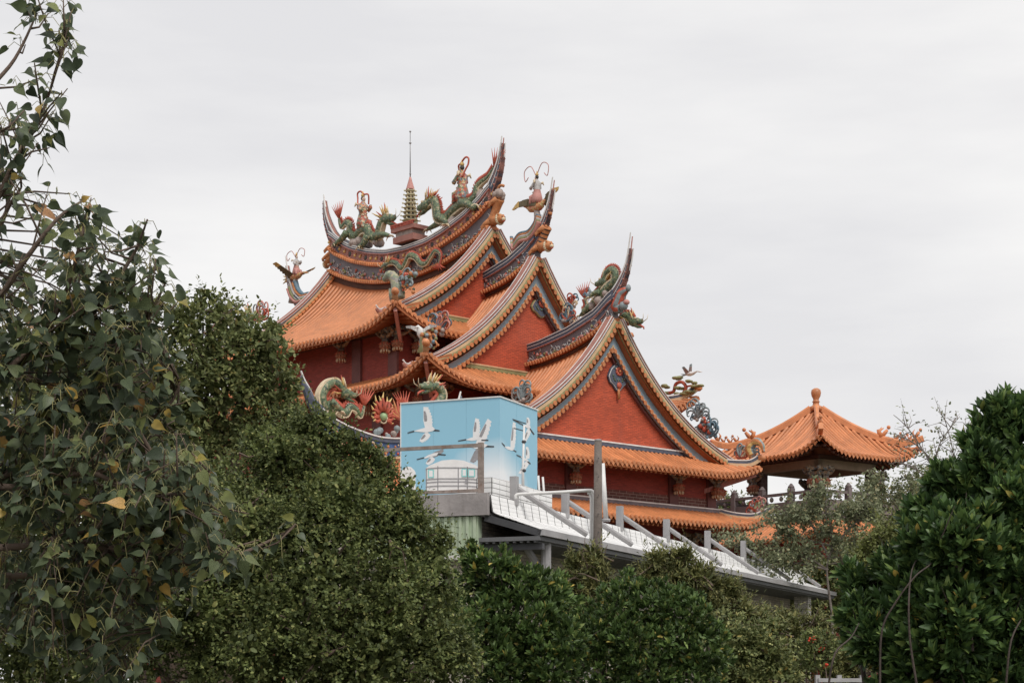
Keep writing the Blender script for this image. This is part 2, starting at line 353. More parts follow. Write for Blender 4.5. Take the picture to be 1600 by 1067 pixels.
def build_roof(t, cover_u, cover_v, sides=(1,), skirt_base=True, single_back=False):
    """cover_u/cover_v: half sizes of the storey standing on this roof (no tiles beneath it)"""
    roof = empty('roof', (0, 0, 0), parent=temple)
    # decks
    m = MB(); vsteps = [t.W*i/14 for i in range(15)]
    for s in (-1, 1):
        m.grid([[(h*k/20, s*v, zF(t, h*k/20, v)) for k in range(-20, 21)] for v in vsteps for h in (hw(t, v),)])
        m.grid([[(h*k/20, s*v, zF(t, h*k/20, v)-.16) for k in range(-20, 21)] for v in vsteps for h in (hw(t, v),)])
    for s in (-1, 1):
        for off in (-.004, -.16):
            m.grid([[(s*hipu(t, q), hipv(t, q)*k/16, zS(t, q, hipv(t, q)*k/16)+off) for k in range(-16, 17)] for q in [i/6 for i in range(7)]])
    m.build('roof_deck', TILED, roof, True)
    # soffit: rafters under the eaves + board at the edge
    m = MB()
    for u in frange(-t.U+.15, t.U-.15, .3):
        a = (u, -t.W+.1, zF(t, u, t.W-.1)-.24); v2 = max(t.W-1.5, 0); b = (u, -v2, zF(t, min(abs(u), t.U)*(1 if u > 0 else -1), v2)-.26)
        m.bar(a, b, .1, .1)
    for v in frange(-t.W+.15, t.W-.15, .3):
        q0 = max(0, (abs(v)-t.Wg)/(t.W-t.Wg)); q0 = max(q0, .25)
        if q0 > .95: continue
        m.bar((hipu(t, .97), v, zS(t, .97, v)-.24), (hipu(t, q0), v, zS(t, q0, v)-.26), .1, .1)
    tag(m.build('rafters', RAFT, roof), kind='stuff')
    m = MB()
    m.sweep([(u, -t.W+.02, zE(t, u, t.U)) for u in [t.U*k/24 for k in range(-24, 25)]], [(-.03, -.2), (.03, -.2), (.03, -.03), (-.03, -.03)])
    m.sweep([(t.U-.02, v, zE(t, v, t.W)) for v in [t.W*k/24 for k in range(-24, 25)]], [(-.03, -.2), (.03, -.2), (.03, -.03), (-.03, -.03)])
    m.build('eave_board', RAFT, roof)
    rr, re = MB(), MB()
    def fpath(sgn):
        def path(u):
            v0 = .25
            if abs(u) > t.G-.3:
                if abs(u) > t.U-.12: return None
                q = (abs(u)-t.Gw)/(t.U-t.Gw); v0 = hipv(t, max(q, (t.G-t.Gw)/(t.U-t.Gw)))+.05
            if abs(u) < cover_u: v0 = max(v0, cover_v)
            n = max(2, int((t.W-v0)/.55)); return [(u, sgn*(v0+(t.W+.03-v0)*i/n), zF(t, u, v0+(t.W-v0)*i/n)+.012) for i in range(n+1)]
        return path
    us = frange(-t.U+.1, t.U-.1, TS)
    rows_of(us, fpath(-1), (0, -1, 0), rr, re, roof)
    def spath(v):
        q0 = max(0, (abs(v)-t.Wg)/(t.W-t.Wg))
        if q0 > .93: return None
        return [(hipu(t, q)+.03*(k == 4), v, zS(t, q, v)+.012) for k in range(5) for q in (q0+(1-q0)*k/4,)]
    rows_of(frange(-t.W+.1, t.W-.1, TS), spath, (1, 0, 0), rr, re, roof)
    b1, b2 = MB(), MB()                         # far sides: kept as one mesh
    rows_of(us, fpath(1), (0, 1, 0), b1, b2, roof, False)
    if rr.v: tag(rr.build('tile_rows', TILE, roof, True), kind='stuff')
    if re.v: tag(re.build('eave_tiles', TILE, roof), kind='stuff')
    tag(b1.build('tile_rows', TILE, roof, True), kind='stuff'); tag(b2.build('eave_tiles', TILE, roof), kind='stuff')
    # hip ridges on the two right corners and the near left corner
    for (su, sv_) in ((1, -1), (1, 1), (-1, -1)):
        qs = [.18+.8*k/12 for k in range(13)]
        pts = [(su*hipu(t, q), sv_*hipv(t, q), zF(t, hipu(t, min(q, 1)), hipv(t, min(q, 1)))+.05+(max(0, q-.7)**2)*3.0) for q in qs]
        for (m_, sec) in ((CREAM, [(-.12,-.05),(.12,-.05),(.12,.10),(-.12,.10)]), (NAVY, [(-.09,.10),(.09,.10),(.09,.22),(-.09,.22)]), (WHITE, [(-.11,.22),(.11,.22),(.11,.27),(-.11,.27)])):
            b = MB(); b.sweep(pts, sec); b.build('hip_ridge', m_, roof)
        b = MB(); e0 = Vector(pts[-1]); cx, cy = su*t.U, sv_*t.W; dd = Vector((su, sv_, 0)).normalized(); b.tube([e0-dd*.1+Vector((0, 0, .1)), e0+dd*.12+Vector((0, 0, .1)), e0+dd*.22+Vector((0, 0, .14))], [.17, .16, .09], 8); b.build('hip_end_tile', TILE, roof, True); b = MB()
        b.bar((cx*.985, cy*.985, zE(t, t.U, t.U)-.35), (su*(t.U-2.0), sv_*(t.W-2.0), zE(t, t.U-1.6, t.U)-.75), .14, .2, up=(0, 0, 1)); b.build('corner_beam', PINK, roof)
    # trim where the skirt meets the gable wall
    for s in (1, -1):
        b = MB(); x = s*(t.Gw+.06); z = t.zs
        b.sweep([(x, v, z+.02) for v in (-t.Wg+.2, 0, t.Wg-.2)], [(-.07, .0), (.07, .0), (.07, .16), (-.07, .16)], up=(0, 0, 1)); b.build('wall_flashing', NAVY if t.G > 10 else OLIVE, roof)
        b = MB(); b.sweep([(x, v, z+.02) for v in (-t.Wg+.2, 0, t.Wg-.2)], [(-.09, .162), (.09, .162), (.09, .22), (-.09, .22)]); b.build('wall_flashing', WHITE if t.G > 10 else CREAM, roof)
    return roof
def rake_curve(t, n=26, vmax=None, drop=0.0, du=0.0, both=True):
    vm = vmax or t.Wg+.5
    vs_ = [vm*k/n for k in range(-n, n+1)] if both else [vm*k/n for k in range(0, n+1)]
    o = []
    for v in vs_:
        a = abs(v); dz = (zF(t, t.G, a+.05)-zF(t, t.G, max(a-.05, 0)))/.1 if a > .05 else (zF(t, t.G, .1)-zF(t, t.G, 0))/.1
        o.append((t.G+du, v, zF(t, t.G, a)-drop*math.sqrt(1+dz*dz)))
    return o
def along(pts, step):
    """evenly spaced points + tangents"""
    pts = [Vector(p) for p in pts]; o = []; acc = step/2
    for a, b in zip(pts, pts[1:]):
        L = (b-a).length; d = acc
        while d < L: o.append((a+(b-a)*(d/L), (b-a).normalized())); d += step
        acc = d-L
    return o
def gable(t, roof, s=1, plaque=None, inner=.54, single=True):
    g = empty('gable', (0, 0, 0), parent=temple)
    def mir(pts): return [(s*p[0], p[1], p[2]) for p in pts]
    # the raised rake ridge with its painted stripes, one for each slope
    for side in (-1, 1):
        half = [p for p in rake_curve(t, 26, t.Wg+.9) if p[1]*side >= 0]
        half.sort(key=lambda p: abs(p[1])); half = mir(half)
        foot = Vector(half[-1])
        stripes = ((CREAM, -.30, .02, .0, .11), (OLIVE, -.30, .05, -.10, .0), (NAVY, -.32, -.02, .11, .17), (WHITE, -.34, .03, .17, .19), (FRRED, -.33, -.01, .19, .29), (WHITE, -.012, .03, .29, .31), (WHITE, -.36, -.32, .29, .31), (FRRED, -.315, -.018, .28, .305))
        for (mt, a0, a1, h0, h1) in stripes:
            b = MB(); b.sweep(half, [(s*a0, h0+.12), (s*a1, h0+.12), (s*a1, h1+.12), (s*a0, h1+.12)], side=(1, 0, 0)); b.build('rake_ridge', mt, g)
        # upturned prow at its foot
        b = MB(); d = Vector((0, side, 0)); pr = [foot+Vector((-s*.15, 0, .35)), foot+d*.2+Vector((-s*.15, 0, .24)), foot+d*.38+Vector((-s*.15, 0, .24)), foot+d*.52+Vector((-s*.15, 0, .36))]
        b.tube(catmull(pr, 4), [.17, .16, .15, .14, .13, .12, .11, .10, .09, .08, .07, .06, .04], 6); b.build('rake_prow', FRRED, g)
        b = MB(); b.tube([p+Vector((0, 0, .13)) for p in catmull(pr, 4)], .035, 5); b.build('rake_prow', WHITE, g)
    rest = MB()
    def row(curve, step=TS*1.0):
        for side in (-1, 1):
            half = [p for p in curve if p[1]*side >= 0]; half.sort(key=lambda p: abs(p[1]))
            for p, tg in along(half, step):
                if tg.z > 0: tg = -tg
                up = Vector((1, 0, 0)).cross(tg); up = -up if up.z < 0 else up
                x = Vector((s, 0, -.12)).normalized(); y = up.cross(x).normalized(); zz = x.cross(y)
                mt = frame(x, y, zz, (s*p.x, p.y, p.z))
                if single and may('rake_tile'): inst('rake_tile', RAKE_ME, g, mt)
                else: add_inst(rest, RAKE_ME, mt)
    row(rake_curve(t, 26, t.Wg+.7, 0.02, .0))
    row(rake_curve(t, 26, t.Wg-.4, inner+.06, -.28))
    if rest.v: tag(rest.build('rake_tiles', TILE, g), kind='stuff')
    # boards between the two tile rows
    for (mt, d0, d1, du) in ((OLIVE, .09, .13, -.05), (WOOD, .09, .15, -.16), (CREAM, .14, .165, -.24), (BLUEG, .12, inner+.06, -.30), (CREAM, inner-.04, inner+.02, -.25), (PILAR, inner+.12, inner+.2, -.42)):
        lo, hi = rake_curve(t, 26, t.Wg+.3, d1, du), rake_curve(t, 26, t.Wg+.3, d0, du)
        b = MB(); b.grid([mir(lo), mir(hi)]); b.grid([mir([(p[0]-.12, p[1], p[2]) for p in lo]), mir([(p[0]-.12, p[1], p[2]) for p in hi])])
        b.grid([mir(lo), mir([(p[0]-.12, p[1], p[2]) for p in lo])]); b.build('barge_board', mt, g)
    lo = rake_curve(t, 26, t.Wg+.4, .2, 0)
    b = MB(); b.grid([mir([(t.Gw, p[1], p[2]) for p in lo]), mir([(t.G-.02, p[1], p[2]) for p in lo])]); b.build('rake_soffit', RAFT, g)
    # brick triangle
    top = rake_curve(t, 26, t.Wg, inner+.1, 0); b = MB(); zb = t.zs-.6
    b.grid([[(s*t.Gw, p[1], max(p[2], zb+.01)) for p in top], [(s*t.Gw, p[1], zb) for p in top]])
    b.grid([[(s*(t.Gw-.25), p[1], max(p[2], zb+.01)) for p in top], [(s*(t.Gw-.25), p[1], zb) for p in top]])
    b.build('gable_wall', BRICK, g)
    return g
def ridge(t, pts_top, u_from, s=1, frac=((0,.13,'gap'),(.13,.2,'tile'),(.2,.56,'frieze'),(.56,.64,'tile'),(.64,.88,'rose'),(.88,1,'rail')), sym=False, relief='coral', uend=None):
    """pts_top: (u, z) of the ridge's upper edge; the foot follows the roof"""
    r = empty('ridge', (0, 0, 0), parent=temple)
    ue = uend or t.G-.12
    us = [u_from+(ue-u_from)*k/20 for k in range(21)]
    if sym: us = [-ue+2*ue*k/36 for k in range(37)]
    zt = lambda u: interp(pts_top, abs(u))+Z0
    zb = lambda u: t.zr(min(abs(u), t.G))+Z0-.05
    fz = lambda u, k: zb(u)+(zt(u)-zb(u))*k
    S = lambda u: (u if sym else s*u)
    for (a, b_, kd) in frac:
        th, mt = {'gap': (.10, WOOD), 'frieze': (.16, SLATE), 'rose': (.18, FRRED), 'rail': (.26, NAVY), 'tile': (.2, TILED)}[kd]
        m = MB()
        lo = [(S(u), fz(u, a)) for u in us]; hi = [(S(u), fz(u, b_)) for u in us]
        for sg in (-1, 1): m.grid([[(x, sg*th, z) for x, z in lo], [(x, sg*th, z) for x, z in hi]])
        m.grid([[(x, -th, z) for x, z in hi], [(x, th, z) for x, z in hi]]); m.grid([[(x, -th, z) for x, z in lo], [(x, th, z) for x, z in lo]])
        for k in (0, -1): m.add([(lo[k][0], -th, lo[k][1]), (lo[k][0], th, lo[k][1]), (hi[k][0], th, hi[k][1]), (hi[k][0], -th, hi[k][1])], [(0, 1, 2, 3)])
        m.build({'gap': 'ridge_base', 'frieze': 'frieze', 'rose': 'frieze', 'rail': 'ridge_rail', 'tile': 'ridge_eave'}[kd], mt, r)
        if kd == 'tile':
            m = MB(); L = abs(us[-1]-us[0])
            for u in frange(us[0]+.05, us[-1]-.05, .17):
                for sg in (-1, 1):
                    z = fz(u, b_)+.02; m.tube([(S(u), sg*.1, z+.03), (S(u), sg*.42, z-.09)], .062, 6); m.ball((S(u+.085), sg*.40, z-.14), (.06, .03, .06), n=5)
            tag(m.build('ridge_tiles', TILE, r), kind='stuff')
        if kd == 'rail':
            for (k0, k1, mt2, th2) in ((b_-.03, b_-.004, WHITE, .285), ((a+b_)/2-.012, (a+b_)/2+.008, WHITE, .275), (a-.012, a+.01, PINK, .28)):
                m = MB(); m.grid([[(S(u), -th2, fz(u, k0)) for u in us], [(S(u), -th2, fz(u, k1)) for u in us], [(S(u), th2, fz(u, k1)) for u in us], [(S(u), th2, fz(u, k0)) for u in us], [(S(u), -th2, fz(u, k0)) for u in us]])
                m.build('rail_line', mt2, r)
        if kd == 'rose':
            m = MB(); m2 = MB()
            uu = frange(us[0]+.4, us[-1]-.3, 1.25)
            for u in uu:
                for sg in (-1, 1):
                    z = fz(u, (a+b_)/2); h = (fz(u, b_)-fz(u, a))*.36
                    for q in range(12):
                        an = 2*math.pi*q/12; m.ball((S(u)+math.cos(an)*h*1.05, sg*.19, z+math.sin(an)*h), .035, 0, 5)
                    m2.ball((S(u), sg*.17, z), (h*.8, .04, h*.8), 0, 8)
                    for k in (-.42, .42): 
                        m.ball((S(u+k), sg*.19, fz(u+k, (a+b_)/2)), (.1, .07, .075), 1, 6); m.ball((S(u+k)+.07, sg*.21, fz(u+k, (a+b_)/2)+.06), (.06, .05, .05), 2, 5)
            tag(m.build('medallion_ring', [PINK, DYEL, DORG], r, True), kind='stuff'); tag(m2.build('medallion', DBLK, r, True), kind='stuff')
        if kd == 'frieze':
            m = MB(); rd = random.Random(int(us[0]*10)+len(us))
            L = abs(us[-1]-us[0])
            for _ in range(int(L*26)):
                u = rd.uniform(us[0]+.1, us[-1]-.1); k = a+(b_-a)*abs(rd.gauss(.05, .28))
                if k > b_-.03: continue
                for sg in (-1, 1):
                    c = (S(u), sg*(.16+rd.random()*.05), fz(u, k)); mi = rd.choice((0, 0, 0, 0, 1, 1, 2, 3))
                    if mi == 0:
                        an = rd.uniform(.3, 2.8); l_ = rd.uniform(.1, .24)
                        m.tube([c, (c[0]+math.cos(an)*l_*.6, c[1], c[2]+math.sin(an)*l_*.6), (c[0]+math.cos(an+.5)*l_, c[1]+sg*.03, c[2]+math.sin(an+.5)*l_)], [.038, .032, .018], 4, 0)
                    else: m.ball(c, rd.uniform(.045, .085), mi, 5)
            tag(m.build('flower_relief', [GREYW, PINK, DRED, OLIVE], r, True), kind='stuff')
    return r
GREYW = M('pale_coral_relief', (.45,.43,.42), .6, .25, 6, .3)
def swallowtail(r, t, pts, s=1, w0=.5):
    """pts: (u, z) along the tail's inner (upper) edge, ending at the tip"""
    P3 = catmull([(s*u, 0, z+Z0) for u, z in pts], 5); K = len(P3)
    def strip(name, mt, off, th, wid, k0=0.0, k1=.9, yc=0.0):
        m = MB(); a, b = int((K-1)*k0), int((K-1)*k1); rows = []
        for i in range(a, b+1):
            p = P3[i]; tg = (P3[min(i+1, K-1)]-P3[max(i-1, 0)]).normalized(); nrm = Vector((tg.z, 0, -tg.x))*(1 if s > 0 else -1)
            f = 1-(i/(K-1))**.95; o0 = off*f if off > 0 else off; o1 = (off+wid)*f if off+wid > .06 else off+wid
            th_ = th*(.4+.6*f); dy = Vector((0, yc*(.4+.6*f), 0)); p = p+dy
            rows.append([p+nrm*o0+Vector((0, -th_, 0)), p+nrm*o1+Vector((0, -th_, 0)), p+nrm*o1+Vector((0, th_, 0)), p+nrm*o0+Vector((0, th_, 0)), p+nrm*o0+Vector((0, -th_, 0))])
        m.grid(rows); m.add(rows[-1][:4], [(0, 1, 2, 3)]); m.add(rows[0][:4], [(0, 1, 2, 3)]); m.build(name, mt, r)
    strip('swallowtail', NAVY, .0, .20, w0)
    strip('tail_line', WHITE, -.03, .03, .07, yc=.2); strip('tail_line', WHITE, -.03, .03, .07, yc=-.2); strip('tail_line', FRRED, -.015, .12, .04)
    strip('tail_line', FRRED, w0*.28, .215, .06)
    strip('tail_line', WHITE, w0*.5, .225, .05)
    strip('tail_line', FRRED, w0*.9, .215, w0*.1)
    e0 = P3[-1]; tg = (P3[-1]-P3[-3]).normalized()
    for k, (dx, a_, b_) in enumerate(((-.02, .78, 1.0), (.09, .74, .97), (.2, .68, .9))):
        m = MB(); seg = P3[int((K-1)*a_):int((K-1)*b_)+1]; n_ = len(seg); m.tube([p+Vector((s*dx*(1-.45*i/n_), .07*(k-1), 0)) for i, p in enumerate(seg)], [.045-.022*i/n_ for i in range(n_)], 5); m.build('tail_prong', PINK if k % 2 else WHITE, r)
    # scale-patterned bosses up the outer face
    m = MB()
    for i in range(int(K*.35), int(K*.85), 2):
        p = P3[i]; tg = (P3[min(i+1, K-1)]-P3[i-1]).normalized(); nrm = Vector((tg.z, 0, -tg.x))*(1 if s > 0 else -1); f = 1-(i/(K-1))**1.3
        for sg in (-1, 1): m.ball(p+nrm*w0*f*.7+Vector((0, sg*.2*(.4+.6*f), 0)), .05*(.4+f), 0, 5)
    tag(m.build('tail_boss', FRRED, r, True), kind='stuff')
# ------------------------------------------------------------------ the three stacked roofs and the lower skirt roof
zr1 = lambda u: 18.7+1.3*(abs(u)/6.1)**2.2
zr2 = lambda u: 17.25+.99*max(0, (abs(u)-4.8)/4.2)**2
zr3 = lambda u: 13.65+1.22*max(0, (abs(u)-8.2)/5.5)**2
t1 = tier(6.1, 1.6, 7.1, 5.3, zr1, 14.8, .95, 5.2, 15.85)
t2 = tier(9.0, 2.0, 8.2, 6.2, zr2, 12.05, .98, 5.0, 13.2)
t3 = tier(13.7, 1.0, 8.2, 6.6, zr3, 8.9, .55, 5.0, 9.72, cl=3.2)
roof3 = build_roof(t3, 8.3, 6.3); roof2 = build_roof(t2, 5.2, 5.3); roof1 = build_roof(t1, 0, 0)
g3 = gable(t3, roof3); g2 = gable(t2, roof2); g1 = gable(t1, roof1, inner=.5)
for t in (t1, t2, t3): gable(t, None, -1, single=False)
top1 = ((0,20.5),(1.5,20.57),(2.8,20.85),(4.2,21.3),(5.4,21.9),(5.9,22.3))
top2 = ((4.5,18.1),(5.7,18.32),(7.2,18.72),(8.26,19.2),(8.93,19.7))
top3 = ((8.0,14.62),(9.2,14.75),(10.96,15.07),(12.6,15.6),(13.5,16.25))
r1 = ridge(t1, top1, 0, sym=True)
FR2 = ((0,.12,'gap'),(.12,.22,'tile'),(.22,.72,'frieze'),(.72,1,'rail'))
r2 = ridge(t2, top2, 5.3, frac=FR2); r3 = ridge(t3, top3, 8.2, frac=FR2); r2b = ridge(t2, top2, 5.3, s=-1, frac=FR2); r3b = ridge(t3, top3, 8.2, s=-1, frac=FR2)
swallowtail(r1, t1, ((4.9,21.65),(5.5,22.0),(5.95,22.5),(6.3,23.1),(6.5,23.7),(6.62,24.25)), 1, .75)
swallowtail(r1, t1, ((4.9,21.65),(5.5,22.0),(5.95,22.5),(6.3,23.1),(6.5,23.7),(6.62,24.25)), -1, .75)
swallowtail(r2, t2, ((7.9,19.02),(8.5,19.35),(8.95,19.7),(9.35,20.2),(9.65,20.85),(9.88,21.75)), 1, .7)
swallowtail(r2, t2, ((7.9,19.02),(8.5,19.35),(8.95,19.7),(9.35,20.2),(9.65,20.85),(9.88,21.75)), -1, .7)
swallowtail(r3, t3, ((12.2,15.45),(12.9,15.8),(13.5,16.25),(13.95,16.75),(14.3,17.4),(14.52,18.5)), 1, .7)
swallowtail(r3b, t3, ((12.2,15.45),(12.9,15.8),(13.5,16.25),(13.95,16.75),(14.3,17.4),(14.52,18.5)), -1, .7)
# walls under each roof
def wall(name, hu, hv, z0, z1, mt):
    m = MB(); m.box((-hu, -hv, z0+Z0), (hu, hv, z1+Z0)); return m.build(name, mt, temple)
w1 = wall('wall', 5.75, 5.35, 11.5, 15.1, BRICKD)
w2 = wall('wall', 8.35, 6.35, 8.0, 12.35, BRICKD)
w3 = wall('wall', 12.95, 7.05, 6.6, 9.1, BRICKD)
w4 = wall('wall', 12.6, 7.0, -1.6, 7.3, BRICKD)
t4 = tier(13.75, 1.25, 8.5, 7.0, lambda u: 8.5, 6.65, .5, 9, 7.35, cl=3.2)
def skirt_roof(t):
    roof = empty('roof', (0, 0, 0), parent=temple); m = MB()
    for s in (-1, 1):
        for off in (0, -.15):
            m.grid([[(s*hipu(t, q), hipv(t, q)*k/16, zS4(t, q, hipv(t, q)*k/16)+off) for k in range(-16, 17)] for q in [i/6 for i in range(7)]])
            m.grid([[(hipu(t, q)*k/24, s*hipv(t, q), zT4(t, q, hipu(t, q)*k/24)+off) for k in range(-24, 25)] for q in [i/6 for i in range(7)]])
    m.build('roof_deck', TILED, roof, True); rr, re = MB(), MB()
    def sp(v):
        q0 = max(0, (abs(v)-t.Wg)/(t.W-t.Wg))
        return None if q0 > .93 else [(hipu(t, q), v, zS4(t, q, v)+.012) for k in range(5) for q in (q0+(1-q0)*k/4,)]
    def fp(u):
        q0 = max(0, (abs(u)-t.Gw)/(t.U-t.Gw))
        return None if q0 > .93 else [(u, -hipv(t, q), zT4(t, q, u)+.012) for k in range(5) for q in (q0+(1-q0)*k/4,)]
    rows_of(frange(-t.W+.1, t.W-.1, TS), sp, (1, 0, 0), rr, re, roof, True); rows_of(frange(-t.U+.1, t.U-.1, TS), fp, (0, -1, 0), rr, re, roof, False)
    tag(rr.build('tile_rows', TILE, roof, True), kind='stuff'); tag(re.build('eave_tiles', TILE, roof), kind='stuff')
    for (su, sv_) in ((1, -1), (1, 1)):
        qs = [.02+1.04*k/12 for k in range(13)]
        pts = [(su*hipu(t, q), sv_*hipv(t, q), zS4(t, min(q, 1), hipv(t, min(q, 1)))+.05+(max(0, q-.6)**2)*1.6) for q in qs]
        for (m_, sec) in ((CREAM, [(-.12,-.05),(.12,-.05),(.12,.08),(-.12,.08)]), (NAVY, [(-.09,.08),(.09,.08),(.09,.18),(-.09,.18)]), (WHITE, [(-.11,.18),(.11,.18),(.11,.23),(-.11,.23)])):
            b = MB(); b.sweep(pts, sec); b.build('hip_ridge', m_, roof)
    x = t.Gw+.06
    for (mt, a, b_, w_) in ((SLATE, 0, .14, .07), (WHITE, .142, .19, .09)):
        b = MB(); b.sweep([(x, v, t.zs+.03) for v in (-t.Wg, 0, t.Wg)], [(-w_, a), (w_, a), (w_, b_), (-w_, b_)]); b.build('wall_flashing', mt, roof)
    m = MB()
    for v in frange(-t.W+.3, t.W-.3, .3): m.bar((t.U-.1, v, zS4(t, 1, v)-.22), (t.Gw, v, zS4(t, .3, v)-.28), .1, .1)
    tag(m.build('rafters', RAFT, roof), kind='stuff'); return roof
def zS4(t, q, v):
    hv = hipv(t, q); zc = t.zs-(t.zs-t.ze)*q**.9; return zc+t.up*q*q*max(0, (abs(v)-(hv-t.cl))/t.cl)**2.3
def zT4(t, q, u):
    hu = hipu(t, q); zc = t.zs-(t.zs-t.ze)*q**.9; return zc+t.up*q*q*max(0, (abs(u)-(hu-t.cl))/t.cl)**2.3
roof4 = skirt_roof(t4)
# band of jointed brick and pilasters on the visible wall faces
def boxpart(name, a, b, mt, parent): m = MB(); m.box(a, b); return m.build(name, mt, parent)
boxpart('brick_band', (12.95, -7.06, 7.3+Z0), (12.985, 7.06, 8.0+Z0), BRICKG, w3)
boxpart('wall_beam', (12.95, -7.2, 9.0+Z0), (13.12, 7.2, 9.3+Z0), WOOD, w3)
boxpart('wall_beam', (8.35, -6.45, 12.3+Z0), (8.47, 6.45, 12.6+Z0), WOOD, w2); boxpart('wall_beam', (-8.4, -6.5, 12.25+Z0), (8.345, -6.352, 12.6+Z0), WOOD, w2)
boxpart('wall_beam', (-5.8, -5.5, 14.95+Z0), (5.8, -5.352, 15.3+Z0), WOOD, w1)
BR_V3 = [v_px(p, 13.2) for p in (896, 1057)]+[6.75, -4.6]
for v in BR_V3: boxpart('pilaster', (12.952, v-.28, 6.9+Z0), (13.07, v+.28, 8.98+Z0), PILAR, w3)
for px in (558, 640): u = min(5.5, u_px(px, -5.4)); boxpart('pilaster', (u-.3, -5.47, 12.5+Z0), (u+.3, -5.352, 14.93+Z0), PILAR, w1)
for px in (590, 668): u = u_px(px, -6.4); boxpart('pilaster', (u-.3, -6.47, 8.9+Z0), (u+.3, -6.352, 12.24+Z0), PILAR, w2)
# lotus-basket brackets hanging under the eaves
def bracket_parts():
    arm, cup, pet = MB(), MB(), MB()
    arm.bar((-.05, 0, 1.05), (.75, 0, 1.25), .2, .22); arm.bar((.35, -.75, 1.22), (.35, .75, 1.22), .16, .2)
    for s in (-1, 1):
        arm.tube([(.35, s*.2, .85), (.35, s*.5, .98), (.35, s*.72, 1.2)], [.12, .1, .13], 6); arm.ball((.35, s*.6, 1.3), (.14, .16, .12), 0, 6)
    arm.ball((.45, 0, .92), (.22, .2, .2), 0, 7); arm.ball((.62, 0, 1.12), (.16, .14, .14), 0, 6)
    arm.tube([(.35, 0, .6), (.35, 0, 1.1)], [.2, .15], 8)
    cup.lathe([(.10, 0), (.2, .06), (.24, .12), (.3, .42), (.27, .5), (.2, .58)], 10, (.35, 0, .02))
    for k in range(10):
        a = 2*math.pi*k/10; c = Vector((.35+math.cos(a)*.27, math.sin(a)*.27, .3))
        pet.ball(c, (.07, .07, .13), 0, 5); pet.ball((.35+math.cos(a)*.25, math.sin(a)*.25, .06), (.05, .05, .09), 1, 5); pet.ball((.35+math.cos(a)*.31, math.sin(a)*.31, .46), .05, 2, 5)
    return [('bracket_arm', arm.mesh('bracket_arm', BRKT)), ('basket', cup.mesh('basket', DORGD, True)), ('lotus_petals', pet.mesh('lotus_petals', [DORGD, DCREAM, DRED], True))]
BRKT = patchy('carved_painted_wood', ((.20,.15,.11), (.13,.15,.16), (.30,.18,.10), (.12,.09,.07), (.36,.30,.22)), 8); DORGD = M('carved_rust', (.36,.15,.085), .6, .4, 9, .5, 24)
BP = bracket_parts()
def bracket(wl, pos, rz):
    e_ = empty('bracket', (pos[0], pos[1], pos[2]+.3), rz, parent=wl); e_.scale = (.78,)*3
    for n_, me in BP: inst(n_, me, e_)
for v in BR_V3: bracket(w3, (13.07, v, 7.75+Z0), 0)
bracket(w3, (12.7, 7.1, 7.75+Z0), R(90)); bracket(w3, (12.95, 7.05, 7.75+Z0), R(45))
for px in (534, 603): bracket(w1, (u_px(px, -5.7), -5.47, 13.75+Z0), R(-90))
bracket(w1, (5.7, -5.3, 13.8+Z0), R(-45)); bracket(w1, (5.75, -4.5, 13.8+Z0), 0)
for px in (576, 612): bracket(w2, (u_px(px, -6.7), -6.47, 10.95+Z0), R(-90))
bracket(w2, (8.3, -6.3, 11.0+Z0), R(-45)); bracket(w2, (8.35, -5.3, 11.0+Z0), 0); bracket(w2, (8.35, -1.5, 11.0+Z0), 0)
for v in (6.6, 5.6, -1): bracket(w4, (12.6, v, 5.1+Z0), 0)
bracket(w4, (12.6, 7.0, 5.1+Z0), R(45))
# shields at the tops of the two visible gables
def plaque(t, u, px, py, wid, hgt, border, tongue):
    _, v, z = VZ(px, py, u); g = empty('gable_plaque', (u, v, z), parent=g3 if t is t3 else g2)
    def shape(k):
        w_, h_ = wid/2*k, hgt/2*k; base = -.1 if tongue else 0
        return [(0, h_*1.0), (-w_*.75, h_*.4), (-w_, -h_*.1), (-w_*.82, -h_*.45), (-w_*.5, -h_*.62), (-w_*.22, -h_*.9), (0, -h_*.98), (w_*.22, -h_*.9), (w_*.5, -h_*.62), (w_*.82, -h_*.45), (w_, -h_*.1), (w_*.75, h_*.4)]
    m = MB(); m.plate(shape(1), 'x', 0, .08); m.build('plaque_border', border, g)
    m = MB(); m.plate(shape(.93), 'x', .04, .1); m.build('plaque_border', WHITE if tongue else CREAM, g)
    m = MB(); m.plate(shape(.88), 'x', .05, .12); m.build('plaque_field', NAVY, g)
    m = MB(); rd = random.Random(5)
    for k in range(9):
        a = 2*math.pi*k/9; m.ball((.14, math.cos(a)*wid*.12, hgt*.14+math.sin(a)*wid*.10), (.05, .085, .075), 0, 6)
    m.ball((.17, 0, hgt*.14), .07, 1, 6)
    for k in range(26):
        a = rd.uniform(0, 2*math.pi); q = rd.uniform(.2, .34); m.ball((.13, math.cos(a)*wid*q, hgt*.05+math.sin(a)*hgt*q*.8), (.03, .045, .04), rd.choice((2, 2, 3, 4)), 5)
    if tongue:
        m.bar((.1, 0, -hgt*.35), (.1, 0, -hgt*.72), .12, .06, 1); m.ball((.13, 0, -hgt*.3), (.05, .16, .15), 0, 6)
    tag(m.build('flower_relief', [DRED, DORG, DGREEN, DCREAM, DBLUE], g, True), kind='stuff')
plaque(t3, t3.Gw+.01, 964, 588, 1.25, 1.35, NAVY, True); plaque(t2, t2.Gw+.01, 844, 480, 1.25, 1.0, OLIVE, False)
